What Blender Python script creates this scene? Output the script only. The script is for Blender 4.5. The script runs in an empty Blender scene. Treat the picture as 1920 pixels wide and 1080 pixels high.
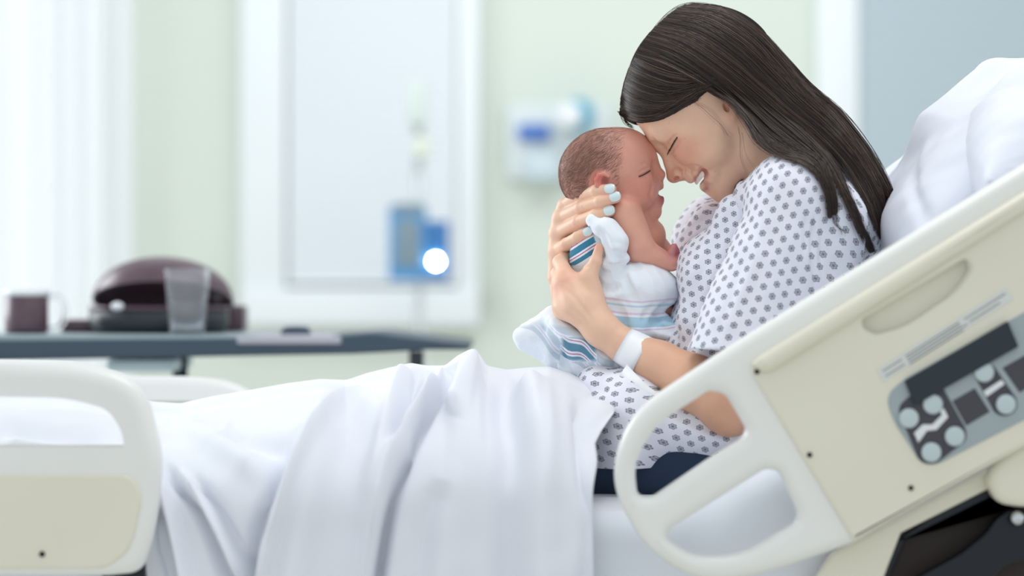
import bpy, bmesh, math, random
import numpy as np
from mathutils import Vector, Matrix
from mathutils.bvhtree import BVHTree

# ------------------------------------------------------------------ camera, light, exposure
scene = bpy.context.scene
FOC = 85.0 / 36.0 * 1920.0          # focal length in pixels of the 1920 wide frame
DIST = 2.92                         # camera to the plane of the two faces
CAMZ = 1.10
K = FOC / DIST                      # pixels per metre in the plane of the faces

cam_data = bpy.data.cameras.new('camera')
cam_data.lens = 85.0
cam_data.sensor_width = 36.0
cam_data.clip_start = 0.1
cam_data.dof.use_dof = True
cam_data.dof.focus_distance = DIST - 0.06
cam_data.dof.aperture_fstop = 2.1
cam_data.dof.aperture_blades = 0
cam = bpy.data.objects.new('camera', cam_data)
cam.location = (0, -DIST, CAMZ)
cam.rotation_euler = (math.pi / 2, 0, 0)
scene.collection.objects.link(cam)
scene.camera = cam

world = bpy.data.worlds.new('world')
scene.world = world
world.use_nodes = True
bg = world.node_tree.nodes['Background']
bg.inputs['Color'].default_value = (0.90, 0.955, 1.0, 1)
bg.inputs['Strength'].default_value = 0.82

def area(name, loc, target, size, power, color=(1, 1, 1), size_y=None):
    l = bpy.data.lights.new(name, 'AREA')
    l.shape = 'RECTANGLE'
    l.size = size
    l.size_y = size_y or size
    l.energy = power
    l.color = color
    o = bpy.data.objects.new(name, l)
    o.location = loc
    d = Vector(target) - Vector(loc)
    o.rotation_euler = d.to_track_quat('-Z', 'Y').to_euler()
    scene.collection.objects.link(o)
    return o

area('window_daylight', (-2.6, 1.6, 1.9), (0.1, 0.0, 0.9), 1.5, 50, (0.93, 0.97, 1.0), 1.6)
area('overhead_fill', (0.4, -0.3, 2.9), (0.2, 0.0, 0.9), 1.3, 14, (1.0, 0.985, 0.96), 0.9)
area('overhead_fill', (0.2, 2.3, 2.85), (0.2, 3.6, 1.2), 2.6, 20, (0.98, 1.0, 1.0), 0.8)  # added to brighten the back wall, no real fixture there

scene.view_settings.view_transform = 'Standard'
scene.view_settings.look = 'None'
scene.view_settings.exposure = 0.08
scene.view_settings.gamma = 1.0
scene.view_settings.use_curve_mapping = False
scene.cycles.use_denoising = True
scene.cycles.max_bounces = 8

# ------------------------------------------------------------------ helpers
C = scene.collection
def want(k):
    return True

def P(px, py, y=0.0):
    """pixel of the photograph + depth in metres -> point of the place"""
    s = (DIST + y) / FOC
    return np.array([(px - 960.0) * s, y, CAMZ - (py - 540.0) * s])

def Q(px, py, yp=0.0):
    """same, depth in units of 1/K metre"""
    return P(px, py, yp / K)

def link_mesh(name, verts, faces, mat=None, parent=None, smooth=True):
    me = bpy.data.meshes.new(name)
    verts = np.asarray(verts, dtype=np.float32)
    if isinstance(faces, np.ndarray) and faces.ndim == 2:
        nf, k = faces.shape
        me.vertices.add(len(verts)); me.vertices.foreach_set('co', verts.ravel())
        me.loops.add(nf * k); me.loops.foreach_set('vertex_index', faces.astype(np.int32).ravel())
        me.polygons.add(nf)
        me.polygons.foreach_set('loop_start', np.arange(0, nf * k, k, dtype=np.int32))
        me.polygons.foreach_set('loop_total', np.full(nf, k, dtype=np.int32))
        me.update(calc_edges=True)
        me.validate()
    else:
        me.from_pydata([tuple(map(float, v)) for v in verts], [], [list(map(int, f)) for f in faces])
        me.update()
    if smooth:
        me.polygons.foreach_set('use_smooth', np.ones(len(me.polygons), dtype=bool))
    o = bpy.data.objects.new(name, me)
    C.objects.link(o)
    if mat: me.materials.append(mat)
    if parent: o.parent = parent; o.matrix_parent_inverse = parent.matrix_world.inverted() if False else Matrix.Translation(-parent.location)
    return o

def tag(o, label=None, cat=None, group=None, kind=None):
    if label: o['label'] = label
    if cat: o['category'] = cat
    if group: o['group'] = group
    if kind: o['kind'] = kind
    return o

def empty(name, loc, label=None, cat=None, group=None):
    o = bpy.data.objects.new(name, None)
    o.empty_display_size = 0.05
    o.location = tuple(float(v) for v in loc)
    C.objects.link(o)
    return tag(o, label, cat, group)

def lin(c):
    return tuple((v / 12.92 if v <= 0.04045 else ((v + 0.055) / 1.055) ** 2.4) for v in c)

def rgb(r, g, b):
    return lin((r / 255., g / 255., b / 255.)) + (1.0,)

def new_mat(name, color=(0.8, 0.8, 0.8, 1), rough=0.5, metal=0.0, spec=0.5, sss=0.0, sheen=0.0, alpha=1.0, trans=0.0, coat=0.0):
    m = bpy.data.materials.new(name); m.use_nodes = True
    b = m.node_tree.nodes['Principled BSDF']
    b.inputs['Base Color'].default_value = color
    b.inputs['Roughness'].default_value = rough
    b.inputs['Metallic'].default_value = metal
    b.inputs['Specular IOR Level'].default_value = spec
    b.inputs['Subsurface Weight'].default_value = sss
    if sss:
        b.inputs['Subsurface Radius'].default_value = (1.0, 0.35, 0.2)
        b.inputs['Subsurface Scale'].default_value = 0.003
    b.inputs['Sheen Weight'].default_value = sheen
    b.inputs['Transmission Weight'].default_value = trans
    b.inputs['Coat Weight'].default_value = coat
    return m

class NT:
    """tiny node-tree writer"""
    def __init__(s, m):
        s.t = m.node_tree; s.b = s.t.nodes['Principled BSDF']
    def n(s, typ, **kw):
        x = s.t.nodes.new(typ)
        for k, v in kw.items(): setattr(x, k, v)
        return x
    def l(s, a, b): s.t.links.new(a, b)
    def m(s, op, a, b=None, c=None, clamp=False):
        x = s.n('ShaderNodeMath', operation=op); x.use_clamp = clamp
        for i, v in enumerate((a, b, c)):
            if v is None: continue
            if isinstance(v, (int, float)): x.inputs[i].default_value = v
            else: s.l(v, x.inputs[i])
        return x.outputs[0]
    def mix(s, f, a, b):
        x = s.n('ShaderNodeMix', data_type='RGBA')
        for i, v in ((0, f), (6, a), (7, b)):
            if isinstance(v, (int, float)): x.inputs[i].default_value = v
            elif isinstance(v, tuple): x.inputs[i].default_value = v
            else: s.l(v, x.inputs[i])
        return x.outputs[2]
    def noise(s, scale, detail=3, vec=None, rough=0.5):
        x = s.n('ShaderNodeTexNoise'); x.inputs['Scale'].default_value = scale
        x.inputs['Detail'].default_value = detail; x.inputs['Roughness'].default_value = rough
        if vec is None:
            tc = s.n('ShaderNodeTexCoord'); vec = tc.outputs['Object']
        s.l(vec, x.inputs['Vector'])
        return x.outputs['Fac']
    def bump(s, h, strength=0.3, dist=0.001):
        x = s.n('ShaderNodeBump'); x.inputs['Strength'].default_value = strength
        x.inputs['Distance'].default_value = dist
        s.l(h, x.inputs['Height']); s.l(x.outputs[0], s.b.inputs['Normal'])
        return x

# ------------------------------------------------------------------ signed distance modelling
F32 = np.float32
def _v(a): return np.asarray(a, dtype=F32)

class Prim:
    def __init__(s, f, c, r): s.f, s.c, s.r = f, _v(c), float(r)

def sph(c, r):
    c = _v(c)
    return Prim(lambda p: np.sqrt(((p - c) ** 2).sum(1)) - r, c, r)

def cone(a, ra, b, rb):
    a, b = _v(a), _v(b); ab = b - a; L2 = max(float((ab ** 2).sum()), 1e-12)
    def f(p):
        ap = p - a
        t = np.clip(ap @ ab / L2, 0, 1)
        q = ap - t[:, None] * ab
        return np.sqrt((q ** 2).sum(1)) - (ra + (rb - ra) * t)
    return Prim(f, (a + b) / 2, math.sqrt(L2) / 2 + max(ra, rb))

def ell(c, rad, axes=None):
    c = _v(c); rad = _v(rad)
    R = np.eye(3, dtype=F32) if axes is None else np.array([_v(a) / np.linalg.norm(_v(a)) for a in axes], dtype=F32)
    def f(p):
        q = (p - c) @ R.T
        k0 = np.sqrt(((q / rad) ** 2).sum(1)) + 1e-9
        k1 = np.sqrt(((q / rad ** 2) ** 2).sum(1)) + 1e-9
        return k0 * (k0 - 1) / k1
    return Prim(f, c, float(rad.max()))

def slab(c, n, big=10.0):
    """half space: inside where (p-c).n < 0"""
    c = _v(c); n = _v(n) / np.linalg.norm(_v(n))
    return Prim(lambda p: (p - c) @ n, c, big)

def smin(a, b, k):
    if k <= 0: return np.minimum(a, b)
    h = np.maximum(k - np.abs(a - b), 0) / k
    return np.minimum(a, b) - h * h * k * 0.25
def smax(a, b, k): return -smin(-a, -b, k)

class Shape:
    def __init__(s): s.ops = []
    def add(s, prim, k=0.004): s.ops.append(('u', prim, k)); return s
    def sub(s, prim, k=0.002): s.ops.append(('s', prim, k)); return s
    def cut(s, prim, k=0.0): s.ops.append(('i', prim, k)); return s
    def disp(s, f): s.ops.append(('d', f, 0)); return s
    def groove(s, pts, w, depth):
        """soft dent (depth>0) or ridge (depth<0) along a polyline: gaussian of the distance"""
        segs = [(_v(pts[i]), _v(pts[i + 1])) for i in range(len(pts) - 1)]
        allp = np.array([_v(q) for q in pts]); c = allp.mean(0); r = float(np.sqrt(((allp - c) ** 2).sum(1)).max()) + 3 * w
        ws = w if hasattr(w, '__len__') else None
        def f(p, d):
            m = ((p - c) ** 2).sum(1) < r * r
            if not m.any(): return d
            q = p[m]; best = np.full(len(q), 1e9, dtype=F32); tt = np.zeros(len(q), dtype=F32)
            for i, (a, b) in enumerate(segs):
                ab = b - a; L2 = float((ab ** 2).sum()) + 1e-12
                t = np.clip((q - a) @ ab / L2, 0, 1)
                dd = (((q - a) - t[:, None] * ab) ** 2).sum(1)
                up = dd < best; best[up] = dd[up]; tt[up] = (i + t[up]) / len(segs)
            fade = np.clip(np.minimum(tt, 1 - tt) * 5, 0, 1)
            out = d.copy(); out[m] += depth * np.exp(-best / (w * w)) * (0.25 + 0.75 * fade); return out
        s.ops.append(('d', f, 0)); return s
    def __call__(s, p):
        p = np.asarray(p, dtype=F32)
        d = np.full(len(p), 1.0, dtype=F32)
        lo, hi = p.min(0), p.max(0); cc = (lo + hi) / 2; rr = float(np.linalg.norm(hi - lo)) / 2
        for op, q, k in s.ops:
            if op == 'd': d = q(p, d); continue
            if op in 'us':
                gap = float(np.linalg.norm(q.c - cc)) - q.r - rr
                if op == 'u' and gap > 0.05 + k: 
                    d = np.minimum(d, np.maximum(gap, 0.05)); continue
                if op == 's' and gap > 0.01 + k: continue
            e = q.f(p)
            if op == 'u': d = smin(d, e, k)
            elif op == 's': d = smax(d, -e, k)
            else: d = smax(d, e, k)
        return d
    def hit(s, px, py, y0=-0.5, y1=0.4):
        """first depth along the view ray through a pixel, in units of 1/K"""
        ys = np.linspace(y0, y1, 451)
        pts = np.array([P(px, py, y) for y in ys])
        d = s(pts)
        i = np.where(d < 0)[0]
        if not len(i): return None
        i = i[0]
        if i == 0: return ys[0] * K
        t = d[i - 1] / (d[i - 1] - d[i])
        return float(ys[i - 1] + t * (ys[i] - ys[i - 1])) * K

def mesh_sdf(f, lo, hi, h):
    B = 8
    lo = np.asarray(lo, float); hi = np.asarray(hi, float)
    nb = np.ceil((hi - lo) / (h * B)).astype(int) + 1
    n = nb * B
    bi = np.stack(np.meshgrid(*[np.arange(k) for k in nb], indexing='ij'), -1).reshape(-1, 3)
    cen = lo + (bi * B + (B - 1) / 2) * h
    dc = np.empty(len(cen), dtype=F32)
    for i in range(0, len(cen), 4096): # spatially coarse pass, each chunk small enough
        dc[i:i + 4096] = f(cen[i:i + 4096])
    act = np.abs(dc) < 0.5 * math.sqrt(3) * B * h * 1.25 + 0.004
    A = np.empty((nb[0], nb[1], nb[2], B, B, B), dtype=F32)
    A[:] = (np.sign(dc) * 1.0).reshape(nb[0], nb[1], nb[2], 1, 1, 1)
    off = np.stack(np.meshgrid(*[np.arange(B)] * 3, indexing='ij'), -1).reshape(-1, 3) * h
    idx = np.where(act)[0]
    Af = A.reshape(-1, B * B * B)
    CH = 24
    for i in range(0, len(idx), CH):
        ii = idx[i:i + CH]
        base = lo + bi[ii] * B * h
        pts = (base[:, None, :] + off[None]).reshape(-1, 3)
        Af[ii] = f(pts).reshape(len(ii), -1)
    G = A.transpose(0, 3, 1, 4, 2, 5).reshape(n[0], n[1], n[2])
    G[np.abs(G) < 1e-9] = 1e-9
    ins = G < 0
    ins[0] = ins[-1] = False; ins[:, 0] = ins[:, -1] = False; ins[:, :, 0] = ins[:, :, -1] = False
    s = np.zeros(tuple(n - 1), dtype=np.int8)
    for dx in (0, 1):
        for dy in (0, 1):
            for dz in (0, 1):
                s += ins[dx:n[0] - 1 + dx, dy:n[1] - 1 + dy, dz:n[2] - 1 + dz]
    cells = np.argwhere((s > 0) & (s < 8))
    vid = np.full(tuple(n - 1), -1, dtype=np.int32)
    vid[tuple(cells.T)] = np.arange(len(cells))
    acc = np.zeros((len(cells), 3)); cnt = np.zeros(len(cells))
    corners = [(a, b, c) for a in (0, 1) for b in (0, 1) for c in (0, 1)]
    for a in corners:
        for ax in range(3):
            if a[ax]: continue
            b = list(a); b[ax] = 1
            ia = tuple((cells + a).T); ib = tuple((cells + b).T)
            ga, gb = G[ia], G[ib]
            m = ins[ia] != ins[ib]
            t = np.clip(ga[m] / (ga[m] - gb[m] + 1e-20), 0, 1)
            q = np.tile(np.array(a, float), (m.sum(), 1)); q[:, ax] += t
            acc[m] += q; cnt[m] += 1
    V = lo + (cells + acc / cnt[:, None]) * h
    faces = []
    for ax in range(3):
        sl0 = [slice(1, n[k] - 1) for k in range(3)]; sl1 = list(sl0)
        sl0[ax] = slice(0, n[ax] - 1); sl1[ax] = slice(1, n[ax])
        a = ins[tuple(sl0)]; b = ins[tuple(sl1)]
        e = np.argwhere(a != b)
        flip = a[tuple(e.T)]
        base = e + 1; base[:, ax] -= 1
        u, v = [(1, 2), (2, 0), (0, 1)][ax]
        def g(du, dv):
            q = base.copy(); q[:, u] += du; q[:, v] += dv
            return vid[tuple(q.T)]
        q = np.stack([g(-1, -1), g(0, -1), g(0, 0), g(-1, 0)], 1)
        q[~flip] = q[~flip][:, ::-1]
        faces.append(q)
    Fc = np.concatenate(faces)
    Fc = Fc[(Fc >= 0).all(1)]
    return V.astype(F32), Fc.astype(np.int32)

def join(meshes):
    vs, fs, o = [], [], 0
    for v, f in meshes:
        vs.append(v); fs.append(f + o); o += len(v)
    return np.concatenate(vs), np.concatenate(fs)

def set_color(o, name, cols):
    at = o.data.attributes.new(name, 'FLOAT_COLOR', 'POINT')
    c = np.ones((len(cols), 4), dtype=F32); c[:, :3] = cols
    at.data.foreach_set('color', c.ravel())

def set_uv(o, uv):
    me = o.data
    l = me.uv_layers.new(name='UVMap')
    vi = np.empty(len(me.loops), dtype=np.int32); me.loops.foreach_get('vertex_index', vi)
    l.data.foreach_set('uv', np.asarray(uv, dtype=F32)[vi].ravel())

def tubes(paths, radii, sides=5):
    """paths (N, M, 3), radii (N, M) -> one vertex/face array of thin tubes"""
    paths = np.asarray(paths, dtype=np.float64); N, M, _ = paths.shape
    T = np.gradient(paths, axis=1); T /= np.linalg.norm(T, axis=2, keepdims=True) + 1e-12
    ref = np.array([0.13, -0.9, 0.41]); 
    A = np.cross(T, ref); A /= np.linalg.norm(A, axis=2, keepdims=True) + 1e-12
    Bv = np.cross(T, A)
    ang = np.arange(sides) * 2 * math.pi / sides
    V = paths[:, :, None, :] + radii[:, :, None, None] * (np.cos(ang)[None, None, :, None] * A[:, :, None, :] + np.sin(ang)[None, None, :, None] * Bv[:, :, None, :])
    V = V.reshape(-1, 3)
    i = np.arange(N)[:, None, None] * M * sides + np.arange(M - 1)[None, :, None] * sides
    k = np.arange(sides)[None, None, :]; k2 = (k + 1) % sides
    Fq = np.stack([i + k, i + k2, i + sides + k2, i + sides + k], -1).reshape(-1, 4)
    return V.astype(F32), Fq.astype(np.int32)

def spline(pts, n):
    """Catmull-Rom through points -> n samples"""
    pts = np.asarray(pts, float); m = len(pts)
    if m == 2: 
        t = np.linspace(0, 1, n)[:, None]; return pts[0] * (1 - t) + pts[1] * t
    ext = np.vstack([2 * pts[0] - pts[1], pts, 2 * pts[-1] - pts[-2]])
    s = np.linspace(0, m - 1 - 1e-9, n); i = s.astype(int); t = (s - i)[:, None]
    p0, p1, p2, p3 = ext[i], ext[i + 1], ext[i + 2], ext[i + 3]
    return 0.5 * ((2 * p1) + (-p0 + p2) * t + (2 * p0 - 5 * p1 + 4 * p2 - p3) * t ** 2 + (-p0 + 3 * p1 - 3 * p2 + p3) * t ** 3)
R = lambda r: r / K                 # radius given in 1/K metres
def D(dx, dpy, dy=0.0): return np.array([dx, dy, -dpy], float)

def skin_material(name, base, rough=0.46, sss=0.10):
    m = new_mat(name, base, rough, sss=sss, spec=0.4)
    t = NT(m)
    a = t.n('ShaderNodeAttribute', attribute_name='tint')
    n1 = t.noise(60, 4); n2 = t.noise(900, 2)
    f = t.m('ADD', t.m('MULTIPLY', n1, 0.16), 0.92)
    v = t.n('ShaderNodeVectorMath', operation='SCALE')
    t.l(a.outputs['Color'], v.inputs[0]); t.l(f, v.inputs['Scale'])
    t.l(v.outputs[0], t.b.inputs['Base Color'])
    t.bump(n2, 0.10, 0.0006)
    return m

skin_mat = skin_material('skin', rgb(205, 160, 138))
baby_skin_mat = skin_material('newborn_skin', rgb(196, 130, 115), 0.45)
polish_mat = new_mat('mint_nail_polish', rgb(214, 230, 230), 0.2, coat=0.3)
teeth_mat = new_mat('tooth', rgb(240, 232, 220), 0.25, sss=0.1)
lash_mat = new_mat('lash', rgb(30, 22, 20), 0.6)

# ================================================================== the mother's head
def build_mom_head():
    s = Shape()
    U = D(-.75, -.66); Fd = D(-.66, .75); L = D(0, 0, 1)
    s.add(ell(Q(1302, 150), (R(136), R(116), R(108)), (Fd, U, L)), 0)
    # neck
    s.add(cone(Q(1395, 190), R(78), Q(1475, 310), R(80)), R(30))
    # mid face
    FP = D(.79, .61); FN = D(-.61, .79)
    s.add(ell(Q(1298, 250), (R(84), R(58), R(84)), (FP, FN, L)), R(22))
    s.add(ell(Q(1330, 298), (R(50), R(38), R(52)), (FP, FN, L)), R(22))
    for sg in (-1, 1):
        s.add(cone(Q(1392, 232, 62 * sg), R(24), Q(1404, 272, 50 * sg), R(22)), R(40))   # ramus
        s.add(cone(Q(1404, 272, 50 * sg), R(20), Q(1354, 348, 16 * sg), R(18)), R(30))   # jaw body
        s.add(cone(Q(1302, 240, 60 * sg), R(20), Q(1365, 218, 80 * sg), R(14)), R(34))   # cheekbone arch
        s.add(sph(Q(1290, 279, 39 * sg), R(29)), R(14))                                  # cheek
        s.add(sph(Q(1318, 292, 45 * sg), R(25)), R(20))
        s.add(sph(Q(1346, 272, 60 * sg), R(22)), R(34))
        s.add(ell(Q(1233, 256, 27 * sg), (R(14), R(15), R(26)), (Fd, U, L)), R(24))      # brow
        s.sub(ell(Q(1240, 284, 34 * sg), (R(12), R(16), R(14)), (FN, FP, L)), R(16))     # inner socket
        s.add(sph(Q(1266, 270, 31 * sg), R(18.5)), R(7))                                 # closed lid
    s.add(sph(Q(1234, 268), R(15)), R(12))
    # nose
    s.add(cone(Q(1243, 276), R(10), Q(1255.5, 306), R(9.5)), R(12))
    s.add(cone(Q(1255.5, 306), R(9.5), Q(1262.5, 330), R(13)), R(7))
    s.add(cone(Q(1256, 282), R(14), Q(1274, 314), R(15)), R(10))
    s.add(ell(Q(1292, 328), (R(20), R(11), R(24)), (FP, FN, L)), R(10))
    for sg in (-1, 1):
        s.add(ell(Q(1272, 325, 13.5 * sg), (R(11), R(10.5), R(8)), (FP, FN, L)), R(6))
    s.add(cone(Q(1265, 335), R(6), Q(1281, 333), R(6)), R(5))
    # chin
    s.add(ell(Q(1352, 359), (R(23), R(19), R(24)), (FP, FN, L)), R(18))
    # open mouth, then the lips round it
    def chain(pts, rr, k, sub=False):
        for sg in (1, -1):
            for i in range(len(pts) - 1):
                a, b = pts[i], pts[i + 1]
                c_ = cone(Q(a[0], a[1], a[2] * sg), R(rr[i]), Q(b[0], b[1], b[2] * sg), R(rr[i + 1]))
                (s.sub if sub else s.add)(c_, R(k))
    chain([(1308, 347, 0), (1311, 340, -14), (1314, 331, -31), (1317, 322, -48)], (11.5, 11.5, 10.5, 7), 4, True)
    s.sub(ell(Q(1322, 333), (R(16), R(18), R(26)), (FN, FP, L)), R(3))
    chain([(1295, 334, 0), (1299, 333, -12), (1305, 324, -27), (1317, 313, -38)], (8, 7, 6, 4.5), 5)
    chain([(1322, 349, 0), (1324, 346, -13), (1329, 335, -28), (1327, 319, -38)], (9, 8.7, 7.5, 5), 6)
    chain([(1333, 353, 0), (1338, 345, -20), (1338, 325, -38)], (9, 9, 9), 10)
    for sg in (-1, 1):
        s.sub(ell(Q(1268.5, 335, 14 * sg), (R(6.5), R(4.4), R(9)), (D(.62, -.78), D(.78, .62), L)), R(1.5))   # nostril
    def on(px, py, o=0):
        y = s.hit(px, py)
        return Q(px, py, (y if y is not None else -30) + o)
    marks = {}
    def gr(pts, w, d):
        q = [on(*p) for p in pts]
        s.groove(q, w, d); s.groove([p * np.array([1, -1, 1]) for p in q], w, d)
        return q
    marks['lash'] = gr([(1253, 287), (1256.5, 280), (1261, 271), (1265.5, 263.5), (1269, 258)], .0013, .0016)
    gr([(1277, 316), (1288, 312), (1301, 312), (1313, 315), (1322, 322), (1327, 332)], .0034, .0040)
    gr([(1232, 266), (1240, 273), (1249, 278), (1253, 284)], .0022, .0024)
    gr([(1250, 277), (1255, 268), (1262, 259), (1269, 252)], .0018, .0020)
    gr([(1257, 292), (1262, 281), (1269, 270), (1277, 262)], .0022, .0013)
    gr([(1224, 258), (1227, 265), (1229, 272)], .0032, .0030)
    gr([(1258, 288), (1265, 300), (1272, 311)], .0045, .0022)
    gr([(1276, 312), (1282, 319), (1281, 329)], .0018, .0026)
    gr([(1324, 358), (1330, 355), (1337, 345)], .005, .0026)
    # ear: fold, hollow and lobe
    for sg in (-1, 1):
        s.add(ell(Q(1370, 200, 85 * sg), (R(15), R(28), R(8)), (D(.9, -.42), D(.42, .9), D(.1, 0, 1))), R(2.5))
        s.sub(ell(Q(1362, 201, 94 * sg), (R(5), R(10), R(8)), (D(1, -.3), D(.3, 1), L)), R(2))
        s.add(ell(Q(1376, 212, 92 * sg), (R(8.5), R(16), R(8)), (D(1, .1), D(-.1, 1), L)), R(3))
        s.add(sph(Q(1354, 206, 84 * sg), R(6)), R(6))
    return s, marks

def build_teeth():
    t = Shape()
    P0 = [(1305, 337, 0), (1307, 335, -10), (1310, 331, -20), (1314, 326, -28), (1318, 321, -33)]
    pth = spline([(a, b, c) for a, b, c in P0], 41)
    for k in range(5):
        for sg in (1, -1):
            q = pth[min(40, 3 + k * 8)]
            t.add(ell(Q(q[0] - 1, q[1] + 3, q[2] * sg), (R(3.0), R(7.2), R(4.4)), (D(-.8, .2, -.2 * k * sg), D(-.2, -.9), D(0, 0, 1))), R(.6))
    return t

def ramp(d, a, b):
    return np.clip((b - d) / (b - a), 0, 1)

def mom_tint(V, marks):
    base = np.array(rgb(238, 196, 168)[:3]); c = np.tile(base, (len(V), 1))
    def blend(cen, r, col, amt):
        for sg in (1, -1):
            q = cen * np.array([1, sg, 1]); d = np.sqrt(((V - q) ** 2).sum(1))
            w = (np.exp(-(d / r) ** 2) * amt)[:, None]
            c[:] = c * (1 - w) + np.array(rgb(*col)[:3]) * w
    blend(Q(1285, 283, -62), R(36), (222, 140, 118), .6)
    blend(Q(1262, 334, 0), R(20), (206, 130, 112), .55)
    blend(Q(1375, 215, -88), R(22), (214, 136, 112), .45)
    blend(Q(1352, 366, 0), R(30), (196, 132, 108), .3)
    def seg(pts, w, col, amt):
        best = np.full(len(V), 9.0)
        for i in range(len(pts) - 1):
            a, b = pts[i], pts[i + 1]; ab = b - a
            t = np.clip((V - a) @ ab / (ab @ ab), 0, 1)
            best = np.minimum(best, np.sqrt((((V - a) - t[:, None] * ab) ** 2).sum(1)))
        w_ = (np.exp(-(best / w) ** 4) * amt)[:, None]
        c[:] = c * (1 - w_) + np.array(rgb(*col)[:3]) * w_
    for sg in (-1, 1):
        m = np.array([1, -sg, 1])
        seg([p * m for p in marks['lash']], .0011, (40, 26, 24), .95)
        seg([Q(1293, 338, 0), Q(1299, 338, 9 * sg), Q(1306, 329, 26 * sg), Q(1317, 316, 38 * sg)], .0036, (190, 112, 106), .85)
        seg([Q(1321, 354, 0), Q(1323, 351, 11 * sg), Q(1327, 338, 28 * sg), Q(1324, 321, 38 * sg)], .0042, (184, 104, 102), .85)
        seg([Q(1222, 262, 12 * sg), Q(1226, 246, 34 * sg), Q(1240, 228, 58 * sg)], .0026, (150, 112, 92), .45)
        seg([Q(1322, 334, 0), Q(1324, 330, 14 * sg)], .0085, (88, 34, 34), .95)
    for px, py in ((1266, 292), (1253, 300), (1256, 262), (1281, 262), (1340, 322), (1252, 233)):
        d = np.sqrt(((V - Q(px, py, -40)) ** 2)[:, [0, 2]].sum(1)); w = (np.exp(-(d / .0008) ** 2) * .3)[:, None]
        c[:] = c * (1 - w) + np.array(rgb(130, 84, 66)[:3]) * w
    return c

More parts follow.
